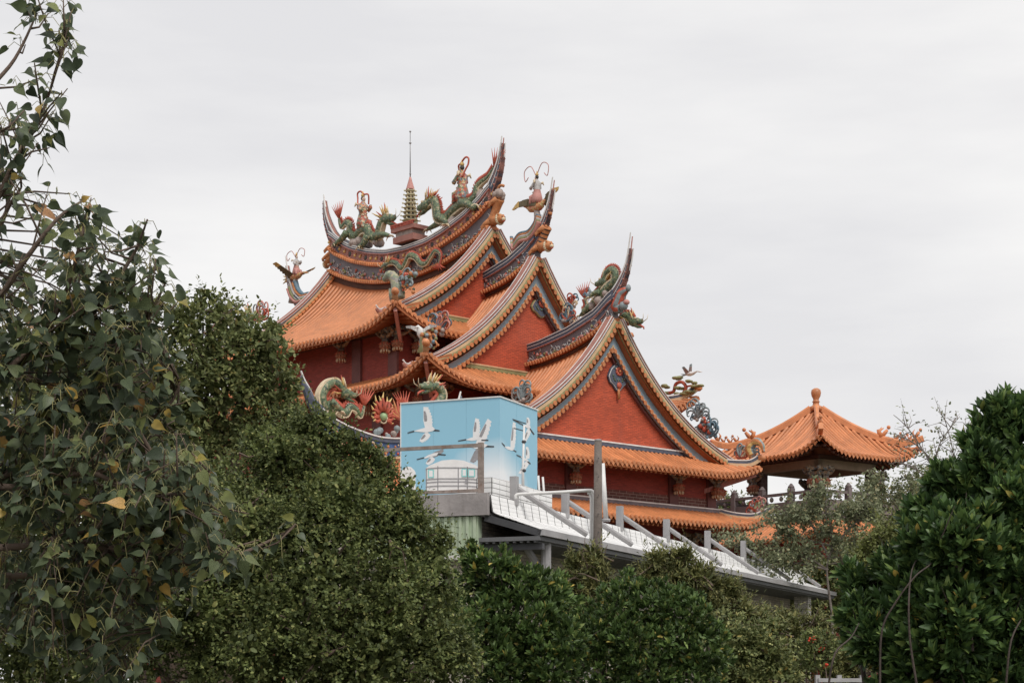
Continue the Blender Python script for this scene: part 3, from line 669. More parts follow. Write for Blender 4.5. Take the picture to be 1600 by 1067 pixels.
# ------------------------------------------------------------------ ridge statues
STUFFY = {'rockwork', 'scrolls', 'flower_perch', 'flower_spray', 'coral_blossoms', 'cloud_scrolls', 'tail_feathers', 'foliage_pad', 'spine_fins', 'belly_scutes', 'flames', 'plinth_railing'}
class Orn:
    """a statue standing on the roof; points are read in the vertical plane v = const of the temple"""
    def __init__(s, name, label, cat, px, py, v=0, group=None, plane='u', k=0):
        s.plane = plane; s.c = v
        s.base = Vector(UZ(px, py, v) if plane == 'u' else VZ(px, py, v))
        s.root = empty(name, T(*s.base), TA, label, cat, group)
    def at(s, px, py, d=0.0):
        q = Vector(UZ(px, py, s.c) if s.plane == 'u' else VZ(px, py, s.c))-s.base
        if s.plane == 'u': q.y += d
        else: q.x += d
        return q
    def build(s, mb, name, mats, smooth=True, kind=None): return mb.build(name, mats, s.root, smooth, 'stuff' if name in STUFFY else kind)
def dragon(o, body, rad, headpx=None, face=-1, legs=(), spines=True, mane=True, tail=True, cols=None, sp=.16, hs=1.0):
    """body: list of (px,py[,d]) from tail to neck; head at the end; face -1 looks left in the picture"""
    green, red, belly, yel = cols or (DGREEN, DRED, DCREAM, DYEL)
    pts = catmull([o.at(*b) for b in body], 6); K = len(pts)
    rr = [rad*interp(((0, .25), (.25, .7), (.55, 1), (.85, .85), (1, .7)), i/(K-1)) for i in range(K)]
    ax = Vector((1, 0, 0)) if o.plane == 'u' else Vector((0, 1, 0)); side = Vector((0, 1, 0)) if o.plane == 'u' else Vector((1, 0, 0))
    m = MB(); m.tube(pts, rr, 10, mseg=lambda i, j: (1 if (7 <= j <= 7) else (0 if i % 1 == 0 else 0)), up=(0, 0, 1)); o.build(m, 'body', [green, belly])
    m = MB(); m2 = MB()
    for i in range(1, K-1):
        tg = (pts[i+1]-pts[i-1]).normalized(); nr = side.cross(tg).normalized()
        if nr.z < 0 and abs(nr.z) > .2 and False: nr = -nr
        if i % 1 == 0 and spines:
            for q in (0, .5):
                c = pts[i]+(pts[i+1]-pts[i])*q+nr*rr[i]*face*-1*.9
                m.tube([c-tg*.03, c+nr*-face*(sp*.55)-tg*.03, c+nr*-face*sp-tg*.1], [.05, .035, .006], 4, 0)
        c = pts[i]-nr*rr[i]*face*-1*.72
        m2.obox(c, (tg*.05, side*rr[i]*.62, nr*rr[i]*.34))
    if spines:
        o.build(m, 'spine_fins', red); m3 = MB()
        m3.tube([pts[i]+side.cross((pts[i+1]-pts[i-1]).normalized()).normalized()*rr[i]*-face*.95 for i in range(1, K-1)], .035, 5); o.build(m3, 'back_line', WHITE)
    o.build(m2, 'belly_scutes', belly, False)
    # head
    h = pts[-1]; tg = (pts[-1]-pts[-3]).normalized(); S = rad*2.3*hs; fx = ax*face if o.plane == 'u' else ax*face*1
    d = (fx+Vector((0, 0, -.12))).normalized(); upv = Vector((0, 0, 1))
    e_ = MB(); e_.tube([h-d*S*.35, h, h+d*S*.45, h+d*S*.95, h+d*S*1.15], [rad*.75, rad*1.05, rad*.85, rad*.55, rad*.3], 9, flat=.85)
    e_.tube([h+d*S*.05-upv*S*.2, h+d*S*.5-upv*S*.42, h+d*S*.95-upv*S*.5], [rad*.55, rad*.4, rad*.2], 7)
    e_.ball(h+d*S*1.05+upv*S*.14, rad*.32, 0, 6)
    for sg in (-1, 1): e_.ball(h+d*S*.38+upv*S*.3+side*sg*S*.2, rad*.3, 1, 6)
    hd = o.build(e_, 'head', [green, DCREAM])
    m = MB(); m.tube([h+d*S*.3-upv*S*.26, h+d*S*.85-upv*S*.32, h+d*S*1.25-upv*S*.5, h+d*S*1.3-upv*S*.7], [.06, .05, .04, .02], 5); t_ = m.build('tongue', DRED, hd, True)
    m = MB()
    for sg in (-1, 1):
        m.tube([h+upv*S*.3+side*sg*S*.2, h-d*S*.15+upv*S*.75+side*sg*S*.25, h-d*S*.3+upv*S*1.1+side*sg*S*.3], [.05, .04, .015], 5)
        m.tube([h+d*S*1.1+side*sg*.05, h+d*S*1.45+upv*S*.3+side*sg*.12, h+d*S*1.5+upv*S*.7+side*sg*.15], [.02, .016, .006], 4)
    tag(m.build('horns_and_whiskers', DCREAM, hd, True), kind='stuff')
    if mane:
        m = MB(); rd = random.Random(3)
        for k in range(16):
            a = rd.uniform(-.4, 2.2); b = rd.uniform(-.5, .5); vv = (-d*math.cos(a)+upv*math.sin(a)+side*b).normalized(); l_ = S*rd.uniform(.5, .95)
            c = h-d*S*.2; m.tube([c+vv*rad*.7, c+vv*(rad*.7+l_*.6)-d*.02, c+vv*(rad*.7+l_)-d*.1+upv*.05], [.055, .04, .008], 4, k % 2)
        m.build('mane', [yel, red], hd, True)
    for L in legs:
        q = [o.at(*p) for p in L]; m = MB(); c = catmull(q, 3); n_ = len(c); m.tube(c, [rad*(.75-.42*i/(n_-1)) for i in range(n_)], 7)
        f = q[-1]
        for a in (-1, 0, 1, 2):
            dv = (fx*(.5+.5*(a != 2))*(-1 if a == 2 else 1)+side*a*.5*(a != 2)+Vector((0, 0, -.35))).normalized(); m.tube([f, f+dv*rad*.7+upv*.04, f+dv*rad*1.2-upv*.05], [rad*.22, rad*.16, .008], 4, 1)
        o.build(m, 'leg', [green, DCREAM])
    if tail:
        m = MB(); p0 = pts[0]; t0 = (pts[0]-pts[2]).normalized()
        for k in range(7):
            b = (k-3)*.25; vv = (t0+Vector((0, 0, .5))+ax*b*.9).normalized(); m.tube([p0, p0+vv*rad*1.6+ax*b*.1, p0+vv*rad*3+ax*b*.25+Vector((0, 0, .1))], [.05, .045, .006], 4)
        o.build(m, 'tail_tuft', red)
def person_statue(o, foot, hgt, face=-1, robe=ROBE, coat=COAT, ribbon=True, arm=.0):
    """seated or standing robed figure, foot=(px,py)"""
    f = o.at(*foot); H = hgt; ax = Vector((1, 0, 0)) if o.plane == 'u' else Vector((0, 1, 0)); sd_ = Vector((0, 1, 0)) if o.plane == 'u' else Vector((1, 0, 0)); fx = ax*face
    r = o.root; m = MB(); up = Vector((0, 0, 1))
    q = lambda a, b, c=0: f+fx*a*H+up*b*H+sd_*c*H
    m.tube([q(0, .0), q(0, .12), q(.0, .3), q(-.01, .46), q(0, .58), q(.0, .7), q(.01, .78), q(.02, .82)], [.16*H, .19*H, .15*H, .105*H, .135*H, .13*H, .06*H, .05*H], 9, mseg=lambda i, j: 0 if i < 3 else 1, flat=1.15)
    for s in (-1, 1):
        m.tube([q(0, .70, s*.12), q(.05, .56, s*.19), q(.14, .50+.14*(s > 0)+arm, s*.17), q(.17, .52+.2*(s > 0)+arm, s*.16)], [.06*H, .055*H, .065*H, .03*H], 6, 1)
        m.tube([q(.04, .25, s*.08), q(.16, .2, s*.13), q(.17, .03, s*.14), q(.23, .0, s*.14)], [.09*H, .085*H, .06*H, .035*H], 6, 0)
    b = m.build('figure', [robe, coat], r, True)
    m = MB(); m.ball(q(.03, .87), (.065*H, .06*H, .08*H), 0, 8); m.ball(q(.095, .865), .014*H, 0, 5)
    for s in (-1, 1): m.ball(q(.08, .885, s*.025), .011*H, 1, 5)
    m.ball(q(0, .90), (.068*H, .066*H, .07*H), 1, 8); m.lathe([(.05*H, 0), (.06*H, .05*H), (.03*H, .1*H), (.01*H, .17*H)], 7, q(0, .95), 2)
    m.build('head', [SKIN, DBLK, DYEL], b, True)
    m = MB()
    for s in (-1, 1): m.tube([q(-.02, .68, s*.12), q(-.08, .73, s*.2), q(-.1, .64, s*.23)], [.03*H, .05*H, .015*H], 5)
    for k in range(9): m.ball(q(.1+.02*math.sin(k), .3+.04*k, .09*math.sin(k*2.1)), .03*H, 0, 5)
    tag(m.build('armour_trim', DCREAM, b, True), kind='stuff')
    if ribbon:
        m = MB(); rb = catmull([q(.15, .72, .1), q(.2, .98, .05), q(.05, 1.02, 0), q(-.12, 1.14, 0), q(-.25, 1.1, 0), q(-.24, .95, 0), q(-.18, .8, -.05), q(-.12, .62, -.1)], 5)
        m.tube(rb, .026*H, 5); m.build('ribbon', DRED, b, True)
def scroll(m, c, ax, size, rnd, n=9, mats=(0, 1, 2), r=.05):
    """a spray of curled clouds or leaves rising from c; ax: sideways direction"""
    up = Vector((0, 0, 1)); sd_ = up.cross(ax)
    for k in range(n):
        a = math.pi*(.05+.9*(k+.5)/n)+rnd.uniform(-.15, .15); L = size*rnd.uniform(.6, 1.05)*(0.75+.35*math.sin(a)); cw = rnd.choice((-1, 1)); dirv = ax*math.cos(a)+up*math.sin(a)
        pts = [c]; p = Vector(c); h = a-cw*.5; off = rnd.uniform(-.12, .12)*size
        for i in range(11):
            p = p+(ax*math.cos(h)+up*math.sin(h))*L*.145*(1-.045*i)+sd_*off*.1; pts.append(Vector(p)); h += cw*(.10+.085*i)
        m.tube(pts, [r*(1.5-1.0*i/11) for i in range(12)], 5, rnd.choice(mats))
def scroll_ornament(name, label, cat, px, py, v, size, mats, ax=(1, 0, 0), n=9, seed=1, plane='u', rocks=True, group=None):
    o = Orn(name, label, cat, px, py, v, group, plane); rnd = random.Random(seed); m = MB()
    scroll(m, Vector((0, 0, .05)), Vector(ax), size*1.25, rnd, n+3, tuple(range(len(mats))), .042); o.build(m, 'scrolls', mats)
    if rocks:
        m = MB()
        for k in range(4): m.ball((rnd.uniform(-.4, .4)*size*ax[0]+rnd.uniform(-.08, .08), rnd.uniform(-.5, .5)*size*ax[1]+rnd.uniform(-.08, .08), rnd.uniform(-.1, .15)*size), size*rnd.uniform(.08, .13), 0, 6)
        o.build(m, 'rockwork', STONE)
    return o
def rockmound(o, pts, r=.22, seed=2):
    rd = random.Random(seed); m = MB()
    for (px, py) in pts:
        for k in range(3): c = o.at(px, py, rd.uniform(-.15, .15)); m.ball(c+Vector((rd.uniform(-.15, .15), 0, rd.uniform(-.1, .05))), r*rd.uniform(.6, 1.1), 0, 6)
    o.build(m, 'rockwork', STONE)
def bird(o, c, L, face, mats, wing=((.1, 1.0), (-.5, .9)), neck=1.0, tailn=3, legs=False, wide=.45):
    """c: body centre (px,py); L body length; wings as (dx,dz) of tips"""
    c = o.at(*c); ax = Vector((1, 0, 0)) if o.plane == 'u' else Vector((0, 1, 0)); sd_ = Vector((0, 1, 0)) if o.plane == 'u' else Vector((1, 0, 0)); fx = ax*face; up = Vector((0, 0, 1))
    m = MB(); m.tube([c-fx*L*.5, c-fx*L*.25, c, c+fx*L*.25, c+fx*L*(.4+.25*neck)+up*L*.12*neck, c+fx*L*(.45+.5*neck)+up*L*.05, c+fx*L*(.6+.6*neck)], [L*.05, L*.14, L*.18, L*.13, L*.05, L*.055, L*.012], 8); o.build(m, 'body', mats[0])
    for k, (dx, dz) in enumerate(wing):
        s = 1 if k == 0 else -1; root = c+sd_*s*L*.1+up*L*.08; tip = root+fx*dx*L+up*dz*L+sd_*s*L*wide; n_ = (tip-root); back = (-fx*.6+up*-.25).normalized()
        m = MB(); nf = 7
        for i in range(nf):
            t0, t1 = i/nf, (i+1.15)/nf; w_ = L*.42*(1-.45*t0)
            a, b = root+n_*t0, root+n_*min(t1, 1); bw = (back+n_.normalized()*.35*t0).normalized()
            m.add([a, b, b+bw*w_*.8, (a+b)/2+bw*w_, a+bw*w_*.85, a+sd_*.03, b+sd_*.03, b+bw*w_*.8+sd_*.03, (a+b)/2+bw*w_+sd_*.03, a+bw*w_*.85+sd_*.03], [(0, 1, 2, 3, 4), (9, 8, 7, 6, 5), (0, 5, 6, 1), (1, 6, 7, 2), (2, 7, 8, 3), (3, 8, 9, 4), (4, 9, 5, 0)], 0 if i < nf-2 else 1)
        o.build(m, 'wing', [mats[1], mats[2]], False)
    m = MB()
    for k in range(tailn): b = (k-(tailn-1)/2)*.3; m.tube([c-fx*L*.45, c-fx*L*.75+up*b*L*.3, c-fx*L*1.0+up*b*L*.6], [L*.06, L*.05, L*.015], 5)
    o.build(m, 'tail', mats[2])
def traced_wing(o, poly, d, mt, tipm, n=6):
    """wing of overlapping feathers: poly = leading edge (px,py) then trailing edge back to the shoulder"""
    k = len(poly)//2; lead, trail = poly[:k], poly[k:][::-1]; m = MB()
    for i in range(n):
        f0, f1 = i/n, min((i+1.2)/n, 1)
        def pt(L, f): x = f*(len(L)-1); j = min(int(x), len(L)-2); a, b = L[j], L[j+1]; return (a[0]+(b[0]-a[0])*(x-j), a[1]+(b[1]-a[1])*(x-j))
        q = [pt(lead, f0), pt(lead, f1), pt(trail, f1), pt(trail, f0)]; off = d+.025*(i % 2)
        a = [o.at(*p, off) for p in q]; b = [o.at(*p, off+.05) for p in q]; m.add(a+b, [(0, 1, 2, 3), (7, 6, 5, 4), (0, 4, 5, 1), (1, 5, 6, 2), (2, 6, 7, 3), (3, 7, 4, 0)], 1 if i >= n-2 else 0)
    o.build(m, 'wing', [mt, tipm], False)
def tiger(o, chest, haunch, head, rad, stripes):
    a, b, h = o.at(*chest), o.at(*haunch), o.at(*head); m = MB(); pts = catmull([b, b+(a-b)*.35, b+(a-b)*.7, a], 5); K = len(pts)
    m.tube(pts, [rad*(1-.25*math.sin(math.pi*i/(K-1))) for i in range(K)], 9, mseg=lambda i, j: (1 if stripes and i % 3 == 1 and j % 5 != 3 else 0), flat=.9); o.build(m, 'body', [DORG, DBLK])
    m = MB(); m.tube([a, (a+h)/2, h], [rad*.9, rad*.8, rad*.75], 8); m.ball(h, (rad*.8, rad*.78, rad*.75), 0, 9); m.ball(h+Vector((rad*.65, -rad*.05, -rad*.2)), (rad*.42, rad*.42, rad*.34), 1, 7); m.ball(h+Vector((rad*.7, -.02, -rad*.5)), (rad*.3, rad*.3, rad*.14), 2, 7)
    for s in (-1, 1): m.ball(h+Vector((-rad*.1, s*rad*.55, rad*.65)), rad*.22, 0, 6); m.ball(h+Vector((rad*.6, s*rad*.32, rad*.2)), rad*.13, 3, 5)
    hd = o.build(m, 'head', [DORG, DCREAM, DRED, DBLK])
    m = MB(); rd = random.Random(9)
    for k in range(18): an = 2*math.pi*k/18; m.ball(h+Vector((-rad*.35, math.cos(an)*rad*.8, math.sin(an)*rad*.8)), rad*.24, 0, 5)
    m.build('ruff', DCREAM, hd, True)
    for (c, s) in ((a, -1), (a, 1), (b, -1), (b, 1)):
        m = MB(); m.tube([c+Vector((0, s*rad*.5, 0)), c+Vector((-.25, s*rad*.8, -rad*.5)), c+Vector((-.45, s*rad*.85, -rad*.9)), c+Vector((-.4, s*rad*.85, -rad*1.2))], [rad*.55, rad*.42, rad*.3, rad*.26], 6); o.build(m, 'leg', DORG)
    m = MB(); m.tube(catmull([b, b+Vector((-.15, 0, .3)), b+Vector((.05, 0, .6)), b+Vector((.3, 0, .55))], 4), .07, 5); o.build(m, 'tail', DORG)
# --- pagoda in the middle of the main ridge
o = Orn('pagoda_finial', 'slender nine-tier miniature pagoda with lightning rod on the middle of the main ridge', 'pagoda', 641, 378)
u0, _, zb_ = UZ(641, 378); sc = lambda py: z_py(py, u0, 0)-zb_
m = MB(); hb = sc(356)
m.box((-.75, -.45, -.05), (.75, .45, hb*.35)); m.box((-.62, -.38, hb*.35), (.62, .38, hb*.7), 1); m.box((-.85, -.5, hb*.7), (.85, .5, hb*.98)); o.build(m, 'plinth', [FRRED, STONE], False)
m = MB()
for k in range(16): m.box((-.85+k*.107, -.53, hb*.98), (-.80+k*.107, -.47, hb*.98+.12))
m.box((-.87, -.54, hb*.98+.12), (.87, -.46, hb*.98+.17)); o.build(m, 'plinth_railing', DRED, False)
n = 9; z0 = hb*.98; z1 = sc(297)
for k in range(n):
    a, b = z0+(z1-z0)*k/n, z0+(z1-z0)*(k+1)/n; r_ = .38-.022*k; h = b-a
    m = MB(); m.lathe([(r_*.72, a), (r_*.72, a+h*.62), (r_*.72, a+h*.62)], 6, m=0)
    for j in range(6): an = math.pi*j/3+.5; m.box((math.cos(an)*r_*.6-.04, math.sin(an)*r_*.6-.04, a+.02), (math.cos(an)*r_*.6+.04, math.sin(an)*r_*.6+.04, a+h*.6), 1)
    t_ = o.build(m, 'storey', [DBLK, DCREAM], False)
    m = MB(); m.lathe([(r_*.8, a+h*.58), (r_*1.28, a+h*.70), (r_*1.2, a+h*.78), (r_*.7, a+h*1.0)], 6)
    for j in range(6): an = math.pi*j/3; m.ball((math.cos(an)*r_*1.3, math.sin(an)*r_*1.3, a+h*.8), .05, 0, 5)
    m.build('storey_roof', M('pale_green_cream', (.52,.48,.33), .6, .2), t_)
m = MB(); m.lathe([(.22, z1), (.2, z1+.06), (.07, z1+.5), (.05, z1+.6)], 8); o.build(m, 'spire', PINK)
m = MB(); zt_ = sc(206); m.tube([(0, 0, z1+.5), (0, 0, zt_)], [.03, .016], 5); m.ball((0, 0, zt_), .05); m.ball((0, 0, sc(224)), (.07, .07, .03)); m.ball((0, 0, sc(272)), .05); o.build(m, 'lightning_rod', M('grey_metal', (.25,.24,.24), .4, .1, metal=.6))
# --- dragons with riders on the main ridge
o = Orn('dragon_statue', 'green dragon with robed rider climbing the main ridge towards the tallest swallowtail', 'statue', 700, 352, 0, 'dragon statues on the main ridge')
dragon(o, ((772,262),(763,277),(752,286),(746,294),(745,306),(735,316),(722,320),(709,330),(697,342),(686,340),(683,324),(678,313),(668,320)), .27, face=-1, legs=(((726,318,-.25),(742,322,-.35),(750,328,-.35),(752,322,-.35)),((690,340,-.25),(702,346,-.3),(706,352,-.35)),((688,342,.2),(676,350,.2),(664,357,.2)),((726,320,.25),(738,330,.3),(744,335,.3))), sp=.2)
person_statue(o, (722,316), 1.75, face=-1); rockmound(o, ((700,352),(710,347),(722,340),(748,303),(752,306)), .25)
o = Orn('dragon_statue', 'green dragon with robed rider on the main ridge, facing right towards the pagoda', 'statue', 565, 384, 0, 'dragon statues on the main ridge')
dragon(o, ((530,342),(534,355),(541,348),(548,352),(548,364),(556,370),(566,360),(574,358),(580,368),(590,372),(594,358),(598,346),(604,342)), .26, face=1, legs=(((580,370,-.25),(576,384,-.35),(570,388,-.4)),((592,370,-.2),(606,368,-.3),(616,370,-.3)),((548,364,-.25),(540,378,-.35),(530,384,-.35))), sp=.18)
person_statue(o, (567,358), 1.65, face=1); rockmound(o, ((556,382),(562,378),(572,382),(590,380)), .24, 4)
# --- tigers at the ridge ends
o = Orn('tiger_statue', 'plain orange tiger statue clinging under the tallest swallowtail, head turned right', 'statue', 770, 345, -.05); tiger(o, (769,346), (780,312), (783,342), .27, False); rockmound(o, ((778,306),(781,303)), .22)
o = Orn('tiger_statue', 'striped orange tiger statue under the swallowtail of the middle gable', 'statue', 845, 385, -.05); tiger(o, (844,386), (854,356), (858,384), .26, True)
o = Orn('tiger_statue', 'small orange tiger statue at the far left end of the main ridge', 'statue', 516, 408, 0); tiger(o, (517,398), (520,385), (511,413), .22, False)
# --- phoenix and rider on the middle ridge, with flowing tail plumes
def phoenix(px, py, label, face, wing, plume, psz):
    o = Orn('phoenix_statue', label, 'statue', px, py, 0)
    c = (px, py-8)
    if face < 0:
        WBR = M('wing_brown', (.14,.11,.06), .6, .3); traced_wing(o, ((842,315),(830,312),(815,316),(804,329),(806,330),(815,325),(828,323),(841,323)), -.2, WBR, DYEL); traced_wing(o, ((845,317),(849,304),(857,295),(869,291),(868,296),(861,304),(856,314),(850,322)), .1, WBR, DYEL)
        m = MB(); m.tube(catmull([o.at(851,312), o.at(846,320), o.at(838,325), o.at(829,326), o.at(823,322), o.at(818,323)], 4), [.06]*2+[.1]*2+[.16]*2+[.19]*4+[.17]*3+[.12]*3+[.08]*3+[.03]*2, 8); o.build(m, 'body', patchy('phoenix_plumage', ((.55,.24,.10), (.46,.12,.07), (.55,.42,.2), (.5,.2,.1)), 12))
    else: bird(o, c, psz, face, (patchy('phoenix_plumage', ((.55,.24,.10), (.46,.12,.07), (.55,.42,.2), (.5,.2,.1)), 12), M('wing_brown', (.14,.11,.06), .6, .3), DYEL), wing, .7, 3, wide=.8)
    person_statue(o, (px+1, py-10), psz*(.85 if face < 0 else .95), face, PINK, GREYW, False)
    q = o.at(px, py-14); m = MB()
    for s in (-1, 1):
        m.tube(catmull([q+Vector((0, 0, psz*.7)), q+Vector((s*.35, 0, psz*1.05)), q+Vector((s*.75, 0, psz*.95)), q+Vector((s*.7, 0, psz*.65)), q+Vector((s*.5, 0, psz*.75))], 5), .02, 5)
    o.build(m, 'ribbon', PINK)
    for k, mt in enumerate((DBLUE, DORG, GREYW, OLIVE, PINK)):
        m = MB(); pts = catmull([o.at(a+k*1.5*(1 if face < 0 else -1), b+k*3.2, -.05*k) for a, b in plume], 5); n_ = len(pts); m.tube(pts, [.09*(1.2-.5*i/n_) for i in range(n_)], 6, flat=1.6); o.build(m, 'tail_plume', mt)
    m = MB(); pts = catmull([o.at(a+4*(1 if face < 0 else -1), b+10) for a, b in plume], 5); m.tube(pts, .16, 7); m.tube([o.at(px, py-4), o.at(px+2*face*-1, py+10), o.at(px+4*face*-1, py+34)], [.12, .16, .26], 7); o.build(m, 'cloud_support', STONE)
phoenix(838, 328, 'phoenix statue with spread wings and rider on the ridge of the middle gable', -1, ((.25, .35), (-.7, .55)), ((842,335),(836,350),(826,362),(812,366),(802,378),(799,370)), 1.5)
phoenix(462, 440, 'phoenix statue with rider beside the far left swallowtail', 1, ((.3, .45), (-.3, .5)), ((462,440),(466,452),(474,460),(484,458),(490,464)), 1.1)
# --- dragon on the lowest gable ridge and the dragon heads around it
o = Orn('dragon_statue', 'green dragon statue coiling up the ridge of the lowest gable', 'statue', 925, 487, 0)
dragon(o, ((914,466),(917,478),(912,486),(922,482),(930,472),(940,462),(950,450),(961,440),(963,428),(956,422),(948,428),(944,440)), .2, face=-1, legs=(((942,458,-.2),(934,460,-.25),(930,466,-.3)),((926,478,-.15),(918,488,-.2),(912,494,-.2))), sp=.14); rockmound(o, ((938,470),(948,460),(925,480)), .22, 6)
m = MB(); scroll(m, o.at(918, 464), Vector((1, 0, 0)), .5, random.Random(4), 6, (0, 1)); o.build(m, 'cloud_scrolls', [GREYO, DBLUE])
o = Orn('fish_dragon_ornament', 'blue and pink fish-dragon ornament under the swallowtail of the lowest gable', 'ornament', 968, 478, 0); m = MB()
m.tube(catmull([o.at(980,452), o.at(972,458), o.at(968,468), o.at(964,480), o.at(970,482)], 4), [.1,.14,.18,.2,.22,.22,.24,.24,.25,.25,.26,.26,.26,.25,.24,.23,.2], 8, mseg=lambda i, j: j % 2); o.build(m, 'body', [GREYO, DRED]); m = MB(); m.ball(o.at(974,478), (.22,.2,.2), 0, 7); m.ball(o.at(979,472), (.12,.16,.12), 1, 6); m.ball(o.at(982,450), (.1,.12,.16), 0, 6); o.build(m, 'head', [GREYO, PINK])
o = Orn('dragon_head_ornament', 'green dragon head rearing behind the lowest gable against the sky', 'ornament', 972, 512, .6); dragon(o, ((968,512),(970,502),(976,495),(984,496),(990,503)), .2, face=1, tail=False, sp=.13)
# --- sprays at the rake feet and roof corners
scroll_ornament('scroll_ornament', 'grey and red curled cloud spray on the middle roof above the white heron', 'ornament', 686, 520, -4.6, 1.0, [GREYO, DRED, PINK, DBLUE], seed=2, n=11)
scroll_ornament('scroll_ornament', 'grey curled cloud spray at the foot of the lowest gable beside the bird mural', 'ornament', 815, 628, -4.9, .9, [GREYO, GREYO, STONE], seed=3, n=12)
scroll_ornament('scroll_ornament', 'grey curled cloud spray on the far slope right of the lowest gable', 'ornament', 1090, 655, 3.2, .85, [GREYO, GREYO, DBLUE], seed=5, n=10)
o = scroll_ornament('scroll_ornament', 'dark blue coral spray at the far right foot of the lowest gable', 'ornament', 1103, 682, 6.2, 1.0, [DBLUE, GREYO, DBLUE], seed=6, n=13)
m = MB(); rd = random.Random(8)
for k in range(40): m.ball(o.at(1103+rd.gauss(2, 5), 668+rd.gauss(0, 9), rd.uniform(-.2, .2)), rd.uniform(.06, .13), k % 3, 5)
o.build(m, 'coral_blossoms', [DBLUE, GREYO, DRED])
scroll_ornament('scroll_ornament', 'red and blue spray on the far rake of the middle gable', 'ornament', 893, 480, 2.2, .6, [DRED, DBLUE, DCREAM], seed=9, n=8)
scroll_ornament('scroll_ornament', 'red and blue spray behind the inner end of the lowest ridge', 'ornament', 888, 502, 0, .75, [DRED, DBLUE, DCREAM, DRED], seed=10, n=9)
scroll_ornament('scroll_ornament', 'small red scrollwork on the corner of the lowest skirt roof', 'ornament', 1182, 800, 8.2, .75, [PINK, DRED, GREYO], seed=12, n=8)
# rooster-like phoenix scroll on the far corner of the lowest gable roof
o = Orn('phoenix_statue', 'multicoloured crouching phoenix on the right upturned eave corner below the lowest gable', 'statue', 1170, 716, 8.0)
m = MB(); m.tube(catmull([o.at(1193,706), o.at(1190,694), o.at(1180,690), o.at(1172,700), o.at(1176,712)], 5), [.08]*3+[.12]*4+[.18]*6+[.24]*5+[.2]*3, 8, mseg=lambda i, j: j % 3); o.build(m, 'body', [DORG, DYEL, GREYO])
m = MB(); scroll(m, o.at(1158,714), Vector((1, 0, 0)), .75, random.Random(3), 9, (0, 1, 2)); scroll(m, o.at(1176,712), Vector((1, 0, 0)), .6, random.Random(5), 7, (0, 1, 2)); o.build(m, 'tail_feathers', [GREYO, DRED, DCREAM])
# qilin with flowers at the near corner of the top roof
o = Orn('qilin_statue', 'grey green beast statue with flower spray on the near corner of the top roof', 'statue', 622, 468, -5.3)
m = MB(); m.tube(catmull([o.at(622,466), o.at(621,450), o.at(618,438), o.at(612,430)], 4), [.3,.3,.3,.29,.28,.27,.26,.25,.24,.23,.22,.22,.22], 8); m.ball(o.at(609,431), (.3,.24,.24), 0, 8); m.ball(o.at(603,436), (.2,.18,.14), 0, 7); o.build(m, 'body', [patchy('qilin_grey_green', ((.28,.29,.2), (.20,.23,.16), (.38,.34,.22), (.24,.22,.2)), 8)])
m = MB()
for d in (-.15, .15): m.tube([o.at(616,452,d), o.at(615,462,d), o.at(616,472,d)], [.13,.1,.08], 6)
o.build(m, 'leg', [MATS['qilin_grey_green']])
m = MB(); scroll(m, o.at(632,448), Vector((1, 0, 0)), 1.0, random.Random(8), 10, (0, 1, 2, 3))
for k in range(50): m.ball(o.at(634+rd.gauss(0, 7), 440+rd.gauss(0, 9), rd.uniform(-.25, .25)), rd.uniform(.05, .12), k % 4, 5)
o.build(m, 'flower_spray', [GREYO, DORG, DRED, DGREEN])
# green dragon threading the frieze below the main ridge
o = Orn('dragon_statue', 'slender green dragon winding along the flower frieze below the main ridge', 'statue', 650, 425, -.45)
dragon(o, ((686,412),(688,398),(680,392),(673,402),(666,412),(658,412),(650,402),(640,400),(634,412),(628,420),(620,412),(612,410),(604,414)), .15, face=-1, sp=.1, tail=True)
# heron at the near corner of the middle roof, with its perch
o = Orn('heron_statue', 'white heron statue spreading its wings at the near corner of the middle roof', 'statue', 660, 552, -6.5); traced_wing(o, ((659,517),(652,511),(645,509),(636,510),(637,513),(645,514),(652,518),(659,523)), -.1, WHITE, GREYW); traced_wing(o, ((661,517),(668,511),(675,508),(684,508),(683,511),(675,513),(668,517),(661,523)), -.1, WHITE, GREYW)
m = MB(); m.tube([o.at(660,530,-.05), o.at(660,522,-.1), o.at(660,515,-.14), o.at(659,511,-.2), o.at(657,514,-.35)], [.06, .15, .13, .07, .02], 7); o.build(m, 'body', WHITE)
m = MB(); m.tube([o.at(661,523), o.at(662,538), o.at(660,552)], [.13,.16,.24], 7); scroll(m, o.at(668,545), Vector((1, 0, 0)), .85, random.Random(15), 10, (1, 2, 3))
for k in range(26): m.ball(o.at(673+rd.gauss(0, 5), 530+rd.gauss(0, 9), rd.uniform(-.25, .25)), rd.uniform(.05, .11), k % 4, 5)
o.build(m, 'flower_perch', [OLIVE, GREYO, DORG, DBLUE])
# pine tree with crane on the far corner of the middle roof
o = Orn('pine_and_crane_ornament', 'red-trunked pine ornament with crane on the far eave right of the lowest gable', 'ornament', 1068, 628, 7.9)
m = MB(); m.tube(catmull([o.at(1040,614), o.at(1052,612), o.at(1056,600), o.at(1066,597), o.at(1072,606), o.at(1066,616), o.at(1062,622)], 5), .08, 6); m.tube([o.at(1072,604), o.at(1084,602)], .05, 5); o.build(m, 'trunk', DRED)
m = MB()
for (a, b, k) in ((1040,604,1.1),(1063,590,1.2),(1079,596,1),(1088,603,1.1),(1062,606,1.1),(1062,616,1),(1080,612,1.2),(1042,614,.9),(1074,616,1.3)):
    for j in range(5): m.ball(o.at(a+rd.gauss(0, 3), b+rd.gauss(0, 1), rd.uniform(-.2, .2)), (.17*k, .15*k, .07*k), 0, 6)
o.build(m, 'foliage_pad', OLIVE)
